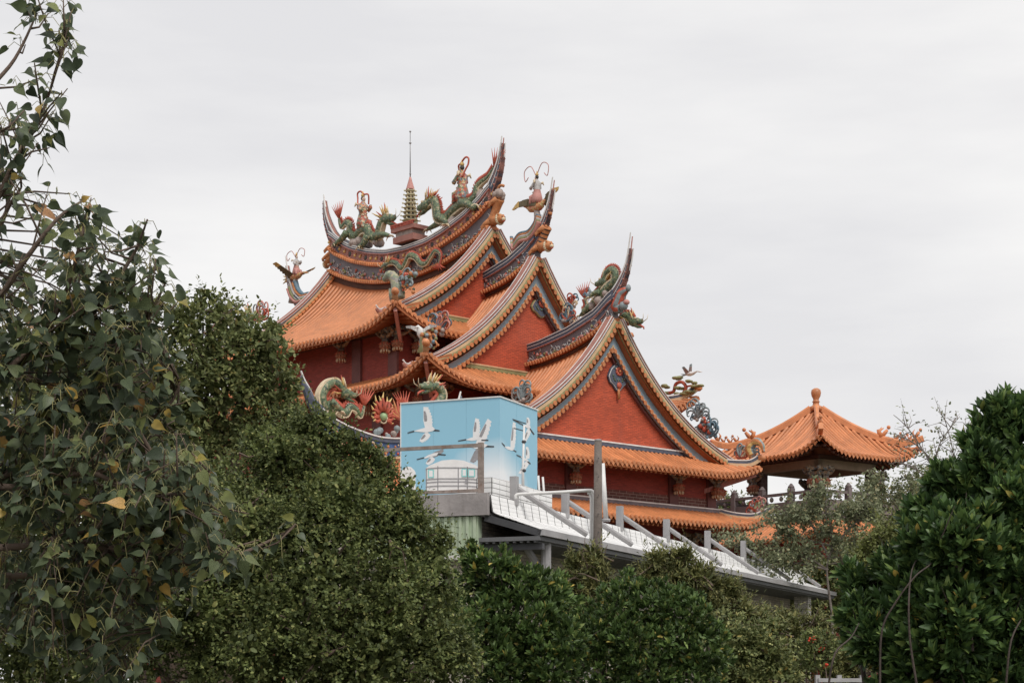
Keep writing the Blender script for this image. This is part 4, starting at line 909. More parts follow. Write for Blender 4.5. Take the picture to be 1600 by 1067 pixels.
bird(o, (1079,584), .6, 1, (WHITE, M('crane_wing', (.28,.2,.18), .6, .2), GREYO), ((-.15, .75), (-.4, .5)), 1.0, 2, wide=.2)
o2 = Orn('eave_ornament_dragon', 'arched green and red dragon ornament at the far left eave behind the trees', 'ornament', 360, 502, -6.0); dragon(o2, ((330,520),(340,508),(350,498),(362,500),(370,515),(380,500),(390,495)), .22, face=1, sp=.16)
scroll_ornament('scroll_ornament', 'red scrollwork figures at the foot of the far left rake', 'ornament', 408, 500, -5.3, .95, [DRED, GREYO, PINK], seed=21, n=10)
# ------------------------------------------------------------------ small front hall with the dragon ridge and flaming pearl
HU = 14.9
def HV(px, py): return Vector(VZ(px, py, HU))
hall = empty('front_hall', T(HU, -13.4, 0), TA, 'small front hall with blue mosaic ridge and orange tiles, partly behind the bird mural', 'hall')
hz = z_py(680, HU, -13.4)
def hl(px, py): q = HV(px, py); return Vector((0, q.y+13.4, q.z))
ridge_top = catmull([hl(497,640), hl(520,658), hl(560,676), hl(600,686), hl(650,684), hl(690,672), hl(712,652)], 5)
for (nm, mt, a, b, th) in (('ridge_rail', NAVY, -.14, 0, .22), ('rail_line', WHITE, 0, .05, .25), ('ridge_frieze', M('mosaic_blue', (.05,.10,.24), .5, .35, 5), -.62, -.142, .16), ('rail_line', CREAM, -.72, -.622, .2)):
    m = MB(); m.sweep(ridge_top, [(-th, a), (th, a), (th, b), (-th, b)], side=(1, 0, 0)); m.build(nm, mt, hall)
m = MB()
for p in ridge_top:
    for s in (-1, 1):
        for k in range(5): m.ball((s*.17, p.y+rd.uniform(-.2, .2), p.z-rd.uniform(.2, .58)), rd.uniform(.04, .07), rd.choice((0, 1, 2)), 5)
tag(m.build('flower_relief', [DRED, DORG, DCREAM], hall, True), kind='stuff')
for (pts, s) in (([hl(500,642), hl(488,628), hl(480,610), hl(474,597), hl(470,584)], -1), ([hl(706,658), hl(713,645), hl(717,634), hl(719,624), hl(720,616)], 1)):
    c = catmull(pts, 4); n_ = len(c)
    m = MB(); m.tube([p-Vector((0, 0, .05)) for p in c], [.24*(1.05-.9*i/(n_-1)) for i in range(n_)], 6); m.build('swallowtail', NAVY, hall)
    m = MB(); m.tube([p+Vector((0, -s*.12*(1-i/n_), .1)) for i, p in enumerate(c)], [.06*(1.1-.6*i/n_) for i in range(n_)], 5); m.build('tail_line', WHITE, hall)
    m = MB(); m.tube([p+Vector((0, s*.12*(1-i/n_), -.05)) for i, p in enumerate(c)], [.06*(1.1-.6*i/n_) for i in range(n_)], 5); m.build('tail_line', PINK, hall)
zm = ridge_top[len(ridge_top)//2].z-.7; HL = 3.4
for s in (-1, 1):
    fz_ = lambda x, y: zm-2.0*(1-math.exp(-x/2.2))/(1-math.exp(-3.4/2.2))*1.0+.35*(abs(y)/HL)**2.2
    m = MB(); m.grid([[(s*x, HL*k/12, fz_(x, HL*k/12)) for k in range(-12, 13)] for x in [.1+3.3*i/8 for i in range(9)]]); m.grid([[(s*x, HL*k/12, fz_(x, HL*k/12)-.15) for k in range(-12, 13)] for x in [.1+3.3*i/8 for i in range(9)]]); m.build('roof_deck', TILED, hall, True)
    for y in frange(-HL+.1, HL-.1, TS):
        m = MB(); pts = [(s*x, y, fz_(x, y)+.012) for x in [.15+3.28*i/8 for i in range(9)]]; cover_row(m, pts); m.build('tile_row', TILE, hall, True); inst('eave_tile', EAVE_ME, hall, frame((s, 0, 0), (0, s, 0), (0, 0, 1), Vector(pts[-1])))
m = MB(); m.box((-2.2, -2.9, 0), (2.2, 2.9, zm-1.6)); m.build('wall', BRICKD, hall)
o = Orn('flaming_pearl', 'green pearl ringed by red flames on the ridge of the small front hall', 'ornament', 600, 668, HU, None, 'v')
m = MB(); m.ball(o.at(599,651), .15, 0, 10); o.build(m, 'pearl', M('jade_pearl', (.30,.42,.22), .35, .1))
m = MB()
for k in range(15):
    a = math.pi*(-.22+1.44*k/14); d = Vector((0, -math.cos(a), math.sin(a))); c = o.at(599,651); d2 = (d+Vector((0, 0, .55))).normalized(); q = d2.cross(Vector((1, 0, 0)))*(.035 if k % 2 else -.035); l_ = (.34+.3*max(0, math.sin(a)))*(1 if k % 2 else .82)
    m.tube([c+d*.2, c+d*.26+d2*l_*.3+q, c+d*.26+d2*l_*.65-q, c+d*.26+d2*l_+q*.5], [.06, .062, .045, .006], 6, mseg=lambda i, j: 1 if i == 2 else 0)
o.build(m, 'flames', [DRED, DYEL]); m = MB(); c = o.at(599,651)
m.tube([c+Vector((0, math.cos(2*math.pi*k/12)*.2, math.sin(2*math.pi*k/12)*.24)) for k in range(13)], .03, 5); o.build(m, 'ring', DCREAM)
m = MB()
for k in range(16): m.ball(o.at(600+rd.gauss(0, 13), 676+rd.gauss(0, 3), rd.uniform(-.12, .12)), rd.uniform(.06, .13), k % 2, 6)
o.build(m, 'rockwork', [STONE, GREYO])
o = Orn('dragon_statue', 'green dragon statue arching its back on the left end of the small front hall', 'statue', 535, 665, HU, 'dragon statues on the front hall', 'v')
dragon(o, ((568,634),(563,650),(556,640),(546,636),(538,646),(528,640),(519,634),(506,634),(502,618),(510,603),(522,598),(532,606),(538,614)), .2, face=1, sp=.15, legs=(((512,628,.2),(520,636,.25),(524,644,.25)),))
o = Orn('dragon_statue', 'dragon statue of the front hall whose head peeps over the bird mural', 'statue', 660, 665, HU, 'dragon statues on the front hall', 'v')
dragon(o, ((632,640),(638,650),(648,640),(656,650),(668,645),(684,630),(690,616),(682,604),(672,604)), .2, face=-1, sp=.15)
o = Orn('flame_ornament', 'red and orange flame ornament beside the left edge of the bird mural', 'ornament', 624, 668, HU, None, 'v'); m = MB()
for k in range(9): a = math.pi*(.25+.75*k/9); c = o.at(626,655); d = Vector((0, math.cos(a), math.sin(a))); m.tube([c, c+d*.3+Vector((0, -.08, 0)), c+d*.5, c+d*.72+Vector((0, 0, .1))], [.07,.065,.045,.006], 5, k % 2)
o.build(m, 'flames', [DRED, DORG])
# ------------------------------------------------------------------ pavilion tower right of the temple
PD = 88.0; pc = P(1275, 640, PD); PA = TA-R(5)
pav = empty('pavilion', (pc.x, pc.y, 0), PA, 'open pavilion with pyramid roof of orange tiles and round finial, right of the temple', 'pavilion')
PH, PZA, PZE, PUP = 3.55, 13.25+EYE, 10.55+EYE, .75
def pz(x, y):      # height of the hipped roof
    r_ = max(abs(x), abs(y)); o_ = min(abs(x), abs(y)); q = min(r_/PH, 1)
    return PZA-(PZA-PZE)*(1-(1-q)**1.35)*1.0+PUP*q*q*max(0, (o_/max(r_, .01)-.35)/.65)**2.2
def proof(parent):
    for k in range(4):
        Rm = Matrix.Rotation(k*math.pi/2, 4, 'Z')
        m = MB(); rows = []
        for i in range(11):
            x = .08+(PH-.08)*i/10; rows.append([Rm @ Vector((x, x*j/12, pz(x, x*j/12))) for j in range(-12, 13)])
        m.grid(rows); m.grid([[p-Vector((0, 0, .14)) for p in r_] for r_ in rows]); m.build('roof_deck', TILED, parent, True)
        for y in frange(-PH+.12, PH-.12, TS):
            x0 = max(abs(y)+.06, .3); n_ = 8; pts = [Rm @ Vector((x0+(PH+.04-x0)*i/n_, y, pz(x0+(PH-x0)*i/n_, y)+.012)) for i in range(n_+1)]
            m = MB(); cover_row(m, pts); m.build('tile_row', TILE, parent, True)
            inst('eave_tile', EAVE_ME, parent, Rm @ frame((1, 0, 0), (0, 1, 0), (0, 0, 1), (PH+.04, y, pz(PH, y)+.012)))
        # hip ridge with its row of little beasts
        hp = [Rm @ Vector((q, q, pz(q, q)+.1+max(0, q-PH*.85)*.35)) for q in [.15+(PH+.12-.15)*i/16 for i in range(17)]]
        m = MB(); m.sweep(hp, [(-.11, -.08), (.11, -.08), (.11, .16), (.05, .24), (-.05, .24), (-.11, .16)]); h_ = m.build('hip_ridge', TILE, parent)
        for i, (idx, sz) in enumerate(((10, 1.5), (12, 1.0), (13, 1.0), (14, .85), (15, 1.25))):
            c = hp[idx]+Vector((0, 0, .22)); d = (hp[idx]-hp[idx-1]); d.z = 0; d.normalize(); m = MB()
            m.tube([c-d*.1*sz, c+Vector((0, 0, .12*sz)), c+d*.08*sz+Vector((0, 0, .22*sz))], [.07*sz, .075*sz, .05*sz], 6); m.ball(c+d*.12*sz+Vector((0, 0, .3*sz)), .07*sz, 0, 6); m.tube([c-d*.1*sz, c-d*.18*sz+Vector((0, 0, .2*sz)), c-d*.1*sz+Vector((0, 0, .32*sz))], [.04*sz, .04*sz, .01], 5)
            if i == 0: m.tube([c-d*.2, c-d*.3+Vector((0, 0, .3)), c-d*.05+Vector((0, 0, .42))], [.16, .12, .02], 6)
            m.build('roof_beast', TILE, h_, True)
        m = MB()
        for y in frange(-PH+.3, PH-.3, .3): m.bar(Rm @ Vector((PH-.08, y, pz(PH-.08, y)-.22)), Rm @ Vector((max(PH-1.5, abs(y)*.8), y*.9, pz(PH-1.5, y*.8)-.3)), .1, .1)
        tag(m.build('rafters', WOOD, parent), kind='stuff')
        m = MB(); a = Rm @ Vector((1.75, -2.0, 10.06+EYE)); b = Rm @ Vector((2.05, 2.0, 10.46+EYE)); c = (a+b)/2
        m.obox(c, (Rm.to_3x3() @ Vector((.14, 0, 0)), Rm.to_3x3() @ Vector((0, 2.04, 0)), Vector((0, 0, .2)))); m.build('ring_beam', BUFF, parent)
        m = MB(); m.obox(c+Vector((0, 0, .31)), (Rm.to_3x3() @ Vector((.2, 0, 0)), Rm.to_3x3() @ Vector((0, 2.12, 0)), Vector((0, 0, .1)))); m.build('ring_beam', WOOD, parent)
        col = Rm @ Vector((1.9, 1.9, 0)); m = MB(); m.box((col.x-.24, col.y-.24, 7.7+EYE), (col.x+.24, col.y+.24, 10.05+EYE)); m.build('column', BRICKG2, parent)
        for da in (0, R(45), R(90)):
            e_ = empty('bracket', col+(Rm @ Vector((math.cos(da), math.sin(da), 0)))*.2+Vector((0, 0, 8.75+EYE)), da+k*math.pi/2, parent=parent); e_.scale = (.74,)*3; e_.location.z += .32
            for n_, me in BP: inst(n_, me, e_)
    m = MB(); m.lathe([(.3, -.1), (.3, .1), (.17, .16), (.15, .3), (.2, .34), (.15, .38), (.14, .46), (.22, .62), (.25, .78), (.22, .92), (.1, 1.0)], 14, (0, 0, PZA)); m.build('finial', TILE, parent, True)
BRICKG2 = M('plum_tiled_column', (.12,.06,.055), .6, .15, 2, joints=(.2,.2,(.20,.14,.13),.01))
proof(pav)
BH = 3.75; bz = 7.75+EYE
m = MB(); m.box((-BH-.1, -BH-.1, bz-.3), (BH+.1, BH+.1, bz)); m.build('floor_slab', BALU, pav)
def balustrade(a, b, n_):
    a, b = Vector(a), Vector(b); d = (b-a)/n_
    for i in range(n_+1):
        p = a+d*i; m = MB(); m.box((p.x-.13, p.y-.13, p.z), (p.x+.13, p.y+.13, p.z+1.2)); m.lathe([(.14, 1.2), (.16, 1.26), (.1, 1.34), (.04, 1.42)], 8, p); m.build('balustrade_post', BALU, pav)
        if i < n_:
            q = p+d; m = MB(); up = Vector((0, 0, 1))
            m.bar(p+up*.95, q+up*.95, .16, .13); m.build('balustrade_rail', BALU, pav)
            m = MB(); m.bar(p+up*.32, q+up*.32, .10, .5); m.build('balustrade_panel', BALU, pav)
            for f_ in (.33, .66): m = MB(); c = p+d*f_; m.ball(c+up*.74, (.1, .1, .13), 0, 8); m.build('balustrade_vase', BALU, pav, True)
cs = [(BH, -BH), (BH, BH), (-BH, BH), (-BH, -BH)]
for k in range(4): balustrade((*cs[k], bz), (*cs[(k+1) % 4], bz), 4)
def pskirt(h0, h1, z0, z1, up):
    for k in range(4):
        Rm = Matrix.Rotation(k*math.pi/2, 4, 'Z')
        f = lambda x, y: z0+(z1-z0)*((x-h0)/(h1-h0))**.85+up*((x-h0)/(h1-h0))*max(0, (abs(y)/x-.5)/.5)**2.2
        rows = [[Rm @ Vector((x, x*j/10, f(x, x*j/10))) for j in range(-10, 11)] for x in [h0+(h1-h0)*i/5 for i in range(6)]]
        m = MB(); m.grid(rows); m.grid([[p-Vector((0, 0, .14)) for p in r_] for r_ in rows]); m.build('roof_deck', TILED, pav, True)
        rr, re = MB(), MB()
        for y in frange(-h1+.12, h1-.12, TS):
            x0 = max(h0, abs(y)+.04)
            if x0 > h1-.1: continue
            pts = [Rm @ Vector((x0+(h1-x0)*i/4, y, f(x0+(h1-x0)*i/4, y)+.012)) for i in range(5)]; cover_row(rr, pts); add_inst(re, EAVE_ME, Rm @ frame((1, 0, 0), (0, 1, 0), (0, 0, 1), (h1, y, f(h1, y)+.01)))
        tag(rr.build('tile_rows', TILE, pav, True), kind='stuff'); tag(re.build('eave_tiles', TILE, pav), kind='stuff')
pskirt(3.7, 5.3, 7.35+EYE, 6.4+EYE, .5); pskirt(4.2, 5.9, 4.9+EYE, 4.0+EYE, .4)
m = MB(); m.box((-3.8, -3.8, 0), (3.8, 3.8, 7.4+EYE)); m.build('tower_wall', BRICKD, pav)

# ------------------------------------------------------------------ low building with the tiled pent roof (long edge runs away to the right)
BA = R(22); BD = Vector((math.sin(BA), math.cos(BA), 0)); BN = Vector((math.cos(BA), -math.sin(BA), 0)); BO = Vector((-.425, 34, 0))
def B(L, r, z): return BO+BD*L+BN*r+Vector((0, 0, z+EYE))       # world point: L along, r outward, z above the eye
bldg = empty('low_building', BO, math.atan2(BD.y, BD.x), 'low building with long white tiled pent roof and slanting struts before the temple', 'building')
def bl(L, r, z): return Vector((L, -r, z+EYE))                     # building-local: x along, y inward
CONC = M('weathered_concrete', (.33,.30,.295), .85, .22, 2.5, .3, 14, grime=((.20,.18,.175), .7), gscale=1.5)
WT = M('white_glazed_tile', (.86,.855,.85), .35, .05, 6, .05, grime=((.66,.63,.61), .4)); GROUT = M('dark_grout', (.09,.085,.085), .9, .2)
STEEL = M('grey_painted_steel', (.36,.35,.355), .5, .12, grime=((.26,.23,.22), .5)); DSTEEL = M('dark_steel', (.06,.06,.065), .5, .2)
SOFF = M('grey_soffit_sheet', (.13,.13,.135), .6, .15); GREENW = M('pale_green_sheet', (.42,.50,.36), .55, .08, grime=((.45,.43,.36), .5))
BEIGE = M('beige_wall_tile', (.48,.43,.37), .7, .12, joints=(.22,.07,(.20,.18,.16),.007), grime=((.30,.26,.22), .6))
LEN, RUN, ZT_, ZB_ = 26.6, 1.04, 3.50, 2.80
# pent roof backing (dark joints) and the tiles on it
def pent(L, f, off=0.0):                                           # f 0 top .. 1 outer edge
    tab = ((0, .0), (.34, .05), (.42, .13), (1, RUN)); zz = ((0, ZT_), (.34, 3.17), (.42, 3.12), (1, ZB_)); nrm = Vector((0, -1, .15)).normalized() if f < .36 else Vector((0, -.34, 1)).normalized(); return bl(L, interp(tab, f), interp(zz, f))+nrm*off
m = MB(); m.grid([[pent(LEN*i/30, f) for i in range(31)] for f in (0, .34, .42, .7, 1)]); m.grid([[pent(LEN*i/30, f, -.08) for i in range(31)] for f in (0, .34, .42, .7, 1)]); m.build('pent_roof', GROUT, bldg)
m = MB(); nr = 12; tl = .42
for r_ in range(nr):
    f0, f1 = (r_+.14)/nr, (r_+.86)/nr; nL = int((LEN-.1)/tl)
    for k in range(nL):
        L0 = .03+k*tl+((r_ % 2)*.5)*tl*0; h = .006+random.random()*.002
        a = [pent(L0+.016, f0, h), pent(L0+tl-.016, f0, h), pent(L0+tl-.016, f1, h), pent(L0+.016, f1, h)]; b = [p-Vector((0, 0, .02)) for p in a]
        m.add(a+b, [(0, 1, 2, 3), (0, 4, 5, 1), (1, 5, 6, 2), (2, 6, 7, 3), (3, 7, 4, 0)])
tag(m.build('roof_tiles', WT, bldg), kind='stuff')
m = MB(); m.sweep([bl(0, RUN, ZB_-.02), bl(LEN, RUN, ZB_-.02)], [(-.06, -.09), (.05, -.09), (.05, .03), (-.06, .03)]); m.build('eave_gutter', STEEL, bldg)
m = MB(); m.box((.0, -RUN+.02, ZB_-.20+EYE), (LEN, .25, ZB_-.12+EYE)); m.build('soffit', SOFF, bldg)
m = MB()
for k in range(9): y = -RUN+.1+k*.14; m.box((.02, y, ZB_-.235+EYE), (LEN-.02, y+.05, ZB_-.2+EYE))
m.build('soffit_ribs', SOFF, bldg)
m = MB(); m.box((.16, -RUN+.03, ZB_-.36+EYE), (.28, .25, ZB_-.24+EYE)); m.build('end_beam', DSTEEL, bldg)
m = MB(); m.bar(bl(.05, -.1, 3.06), bl(.05, RUN, ZB_-.07), .1, .13); m.build('gable_end', DSTEEL, bldg)
for a, b in ((0, 1.02), (1.03, 2.1), (2.11, 3.2)): m = MB(); m.box((-.12, a, 3.10+EYE), (.0, b, 3.52+EYE)); m.build('fascia_panel', CONC, bldg)
m = MB(); m.box((.15, .3, 0), (LEN-.6, 4.5, 3.09+EYE)); m.build('wall', BEIGE, bldg)
m = MB(); m.box((.0, .26, 3.1+EYE), (LEN-.3, 4.6, 3.46+EYE)); m.build('roof_slab', CONC, bldg)
m = MB(); m.box((-.04, .22, 2.35+EYE), (.14, 2.6, 3.09+EYE)); 
for k in range(16): m.box((-.075, .25+k*.15, 2.35+EYE), (-.041, .31+k*.15, 3.09+EYE))
m.build('green_sheet_wall', GREENW, bldg)
m = MB(); m.box((-.12, .2, 2.27+EYE), (.15, 2.6, 2.345+EYE)); m.build('sheet_wall_sill', WHITE, bldg)
# tiled upstand behind the pent roof
m = MB(); m.box((.35, .1, 3.47+EYE), (3.6, .42, 3.86+EYE)); up_ = m.build('upstand', GROUT, bldg)
m = MB()
for zi in range(4):
    for k in range(9):
        for (xa, xb, ya, yb) in ((.36+k*.36, .36+k*.36+.335, .085, .1),): m.box((xa, ya, 3.475+zi*.097+EYE), (xb, yb, 3.475+zi*.097+.085+EYE))
    for k in range(1): m.box((.338, .11+k*.36, 3.475+zi*.097+EYE), (.352, .11+k*.36+.29, 3.475+zi*.097+.085+EYE))
tag(m.build('upstand_tiles', WT, up_), kind='stuff')
for L in (1.3, 4.2, 7.81, 11.46, 15.2, 18.97, 23.0):
    m = MB(); h = .47; p = bl(L, -.02, ZT_-.1); m.box((L-.07, -.05, ZT_-.1+EYE), (L+.07, .09, ZT_+h+EYE)); po = m.build('post', STEEL, bldg)
    m = MB(); m.tube([bl(L+.05, .02, ZT_+.24), bl(L+1.2, RUN+.02, ZB_+.09)], .06, 8); m.build('strut', STEEL, bldg)
m = MB(); m.tube([bl(.75, RUN-.18, -1.6), bl(.75, RUN-.18, ZB_-.2)], .1, 10); m.build('column', STEEL, bldg)
m = MB(); m.tube([bl(.9, RUN-.2, 1.9), bl(.6, .45, ZB_-.2)], .07, 8); m.build('brace', STEEL, bldg)
m = MB(); m.box((LEN-2.6, -RUN+.3, 0), (LEN-2.2, -RUN+.75, ZB_-.21+EYE)); m.build('tiled_pier', M('white_pier_tile', (.55,.53,.51), .6, .1, joints=(.2,.07,(.2,.19,.18),.008)), bldg)
# rusty frame on the roof edge
RUST = M('rusty_galvanised', (.27,.22,.195), .7, .3, 6, .3, 20, grime=((.22,.10,.05), .8), gscale=3)
fr = empty('pipe_frame', B(.1, -.1, 3.5), BA*0+math.atan2(BD.y, BD.x), 'rusty metal rail frame standing on the grey fascia before the bird mural', 'frame')
m = MB(); m.box((-.035, .07, 0), (.035, .17, 1.0)); m.build('post', RUST, fr); m = MB(); m.box((.037, .08, 0), (.05, .16, .98)); m.build('slotted_strip', DSTEEL, fr)
m = MB(); m.box((-.03, .171, .92), (.03, 2.6, .985)); m.build('rail', RUST, fr); m = MB(); m.box((-.03, .171, .06), (.03, 1.6, .12)); m.build('rail', RUST, fr)
# pipes, poles
PVC = M('white_pipe', (.70,.69,.68), .4, .08, grime=((.5,.47,.44), .5))
def thing_mesh(name, label, cat, mbs, base, group=None):
    e_ = empty(name, base, 0, label, cat, group)
    for (nm, m_, mt) in mbs: m_.v = [tuple(Vector(v)-Vector(base)) for v in m_.v]; m_.build(nm, mt, e_, True)
    return e_
a = []
for k, d in enumerate((0, .075)):
    m = MB(); m.tube(catmull([P(806, 779, 34.3), P(808, 772.5, 34.3), P(830, 771, 34.3), P(880, 768.5, 34.3), P(918, 766, 34.3), P(926, 768, 34.3), P(928.5, 776, 34.3), P(928.5, 800, 34.3), P(928, 850, 34.3), P(927, 960, 34.3), (P(927, 960, 34.3).x, 34.3, 0)], 4) if k == 0 else catmull([P(918, 770, 34.35), P(922, 771, 34.35), P(924, 778, 34.35), P(924, 800, 34.35), P(923.5, 850, 34.35), P(923, 960, 34.35), (P(923, 960, 34.35).x, 34.35, 0)], 4), .032, 8); a.append(('pipe', m, PVC))
b0 = P(928, 960, 34.3); b0.z = 0; thing_mesh('drain_pipe', 'white bent pipe running from the pent roof down beside the grey pole', 'pipe', a, b0)
m = MB(); pb = P(934, 850, 34.0); pt = P(934.5, 688, 34.0); m.tube([(pb.x, 34, 0), pb, pt], [.10, .088, .07], 12); m2 = MB(); m2.ball((pt.x, 34, pt.z), (.078, .078, .03), 0, 10)
m3 = MB()
for k in range(5): m3.tube([(pt.x, 34.0-.1, pt.z-.35-k*.35), (pt.x, 33.88, pt.z-.35-k*.35)], .012, 5)
thing_mesh('utility_pole', 'weathered grey-brown pole standing in front of the pent roof', 'pole', [('shaft', m, M('weathered_pole', (.15,.125,.11), .85, .25, 5, .5, 30)), ('cap', m2, CONC), ('bolt', m3, DSTEEL)], Vector((pb.x, 34, 0)))
for nm, lab, (x0, y0, x1, y1, w_, Y) in (('white_post', 'tall white leaning post just right of the grey pole', (941, 724, 947, 815, .1, 38.5)), ('white_post', 'thin white post beside the right edge of the bird mural, left of two', (841, 743, 845, 790, .045, 37.6)), ('white_post', 'thin white post beside the right edge of the bird mural, right of two', (848, 745, 853, 792, .045, 37.8))):
    m = MB(); q1 = P(x1, y1, Y); q1.z = 3.4+EYE; m.bar(q1, P(x0, y0, Y), w_, w_); m2 = MB(); m2.box((q1.x-.09, q1.y-.09, q1.z-.02), (q1.x+.09, q1.y+.09, q1.z+.03)); thing_mesh(nm, lab, 'post', [('shaft', m, PVC), ('foot', m2, STEEL)], q1, None)
# ------------------------------------------------------------------ bird mural box on the roof
mc = Vector((-.258, 38, 0)); MA = R(23.5); MD = Vector((math.sin(MA), math.cos(MA), 0)); MN = Vector((math.cos(MA), -math.sin(MA), 0))
mural = empty('mural_box', (mc.x, mc.y, 3.5+EYE), math.atan2(MD.y, MD.x), 'sky-blue box on the low roof printed with flying white spoonbills and round white huts', 'billboard')
ML, MR, MH = 2.06, 2.34, 5.96-3.5
def sky_print():
    m_ = bpy.data.materials.new('mural_sky'); m_.use_nodes = True; t = m_.node_tree; n = t.nodes.new; l = t.links.new; b = t.nodes['Principled BSDF']; b.inputs['Roughness'].default_value = .5
    co = n('ShaderNodeTexCoord'); nz_ = n('ShaderNodeTexNoise'); nz_.inputs['Scale'].default_value = .9; nz_.inputs['Detail'].default_value = 2
    l(co.outputs['Object'], nz_.inputs['Vector']); sx = n('ShaderNodeSeparateXYZ'); l(co.outputs['Object'], sx.inputs[0])
    # printed cloud: pale around the lower middle of the sheet
    ma = n('ShaderNodeVectorMath'); ma.operation = 'DISTANCE'; l(co.outputs['Object'], ma.inputs[0]); ma.inputs[1].default_value = (.1, .1, .6)
    ad = n('ShaderNodeMath'); ad.operation = 'MULTIPLY_ADD'; l(nz_.outputs['Fac'], ad.inputs[0]); ad.inputs[1].default_value = 1.1; l(ma.outputs['Value'], ad.inputs[2])
    z2 = n('ShaderNodeMath'); z2.operation = 'MULTIPLY_ADD'; l(sx.outputs[2], z2.inputs[0]); z2.inputs[1].default_value = .55; l(ad.outputs[0], z2.inputs[2])
    r = n('ShaderNodeValToRGB'); e_ = r.color_ramp.elements; e_[0].position = .42; e_[0].color = (.84, .87, .89, 1); e_[1].position = .74; e_[1].color = (.28, .54, .69, 1)
    mr = n('ShaderNodeMapRange'); mr.inputs[1].default_value = 0; mr.inputs[2].default_value = 3.2; l(z2.outputs[0], mr.inputs[0]); l(mr.outputs[0], r.inputs[0]); l(r.outputs[0], b.inputs['Base Color']); return m_
m = MB(); m.box((0, 0, 0), (ML, MR, MH)); m.build('panel', sky_print(), mural)
m = MB()
m.box((-.02, -.02, MH+.001), (ML+.02, .04, MH+.03)); m.box((-.02, .041, MH+.001), (.04, MR+.02, MH+.03)); m.box((-.018, MR, 0), (.02, MR+.02, MH)); m.build('edge_trim', WHITE, mural)
m = MB(); m.box((-.003, .78, 0), (-.0005, .785, MH)); m.box((-.003, 1.56, 0), (-.0005, 1.565, MH)); m.box((.9, -.003, 0), (.905, -.0005, MH)); m.build('panel_joint', M('mural_joint', (.25,.45,.56), .6, .1), mural)
# printed figures: flat ink shapes on the sheet.  left face: x=0, coordinate y ; right face: y=0, coordinate x
def left_pt(px, py):
    k = (px-HX)/F; d = -MN; q = (k*mc.y-mc.x)/(d.x-k*d.y); w_ = mc+d*q; return (q, (HY-py)/F*w_.y-3.5)
def right_pt(px, py):
    k = (px-HX)/F; q = (k*mc.y-mc.x)/(MD.x-k*MD.y); w_ = mc+MD*q; return (q, (HY-py)/F*w_.y-3.5)
BW = M('print_white', (.80,.79,.79), .5, .04); BG_ = M('print_grey', (.30,.29,.30), .5, .2, 14); BKK = M('print_black', (.06,.06,.065), .5, .1); TURQ = M('print_turquoise', (.25,.62,.60), .5, .1); HUTW = M('print_hut_white', (.82,.80,.785), .5, .06, 5)
def ink(face, shapes, name):
    m = MB(); fn = left_pt if face == 'L' else right_pt
    for k, (mi, poly) in enumerate(shapes):
        o_ = -.002-.0012*k; pp = [fn(*p) for p in poly]
        if face == 'L': m.plate(pp, 'x', o_, o_+.001, mi)
        else: m.plate(pp, 'y', o_, o_+.001, mi)
    m.build(name, [BW, BG_, BKK, TURQ, HUTW], mural)
def zoomp(pts): return [(600+x*260/991, 600+y*260/991) for x, y in pts]
def featherwing(a, b, w_, n_=7, notch=.12):
    """wing from shoulder a to tip b (picture coords), trailing edge scalloped"""
    a, b = np.array(a, float), np.array(b, float); d = b-a; nn = np.array([-d[1], d[0]])/np.hypot(*d); o_ = [tuple(a), tuple(a+d*.35-nn*w_*.12), tuple(b)]
    for i in range(n_):
        t = 1-(i+.5)/n_; ww = w_*(1-.35*t)*(.75+.25*math.sin(math.pi*t)); o_ += [tuple(a+d*(t+.03)+nn*ww), tuple(a+d*(t-.04)+nn*ww*(1-notch))]
    return o_
def bird_print(face, body, wings, legs, bill, nm='printed_bird'):
    sh = []
    for (a, b, w_, mi) in wings: sh.append((mi, zoomp(featherwing(a, b, w_*1.25)))); 
    for (a, b, w_, mi) in wings:
        if mi == 0: a2 = (a[0]*.7+b[0]*.3, a[1]*.7+b[1]*.3); sh.append((1, zoomp(featherwing(a2, (a[0]*.2+b[0]*.8, a[1]*.2+b[1]*.8), w_*.45))))
    sh.append((2, zoomp(legs))); sh.append((0, zoomp(body))); sh.append((2, zoomp(bill))); ink(face, sh, nm)
bird_print('L', [(175,280),(215,268),(250,258),(290,252),(305,268),(290,280),(255,288),(215,285)], [((245,262),(235,135),46,0),((255,282),(210,338),-34,0)], [(295,268),(332,274),(332,281),(298,280)], [(140,288),(180,276),(182,284),(142,293)])
bird_print('L', [(485,332),(515,320),(545,312),(575,315),(560,332),(525,338)], [((530,318),(545,202),36,0)], [(580,330),(622,330),(622,338),(580,338)], [(442,336),(490,326),(490,334),(442,341)])
bird_print('L', [(520,375),(545,355),(585,350),(620,362),(600,378),(550,385)], [((545,360),(618,205),44,0),((560,375),(512,460),-40,1)], [(605,365),(656,368),(656,376),(605,376)], [(520,366),(535,358),(535,364),(522,372)])
bird_print('L', [(235,440),(265,422),(300,410),(325,408),(315,425),(280,432),(250,442)], [((280,418),(352,385),26,1),((285,428),(248,472),-30,0)], [(318,412),(368,418),(368,425),(318,422)], [(195,446),(240,434),(240,441),(197,451)])
bird_print('R', [(715,372),(735,388),(760,396),(775,390),(765,380),(740,370)], [((752,385),(768,225),26,0)], [(770,388),(788,400),(786,406),(768,396)], [(700,346),(720,366),(717,374),(700,352)])
bird_print('R', [(826,246),(845,240),(868,246),(872,262),(850,262)], [((850,245),(850,198),20,0),((858,258),(825,348),-24,0)], [(870,262),(896,298),(890,302),(866,270)], [(770,210),(828,240),(826,246),(770,216)])
bird_print('R', [(810,430),(830,436),(856,450),(860,460),(835,456)], [((845,445),(845,372),22,0),((848,455),(800,530),-24,0)], [(855,455),(873,472),(870,478),(852,464)], [(788,418),(815,430),(813,436),(788,424)])
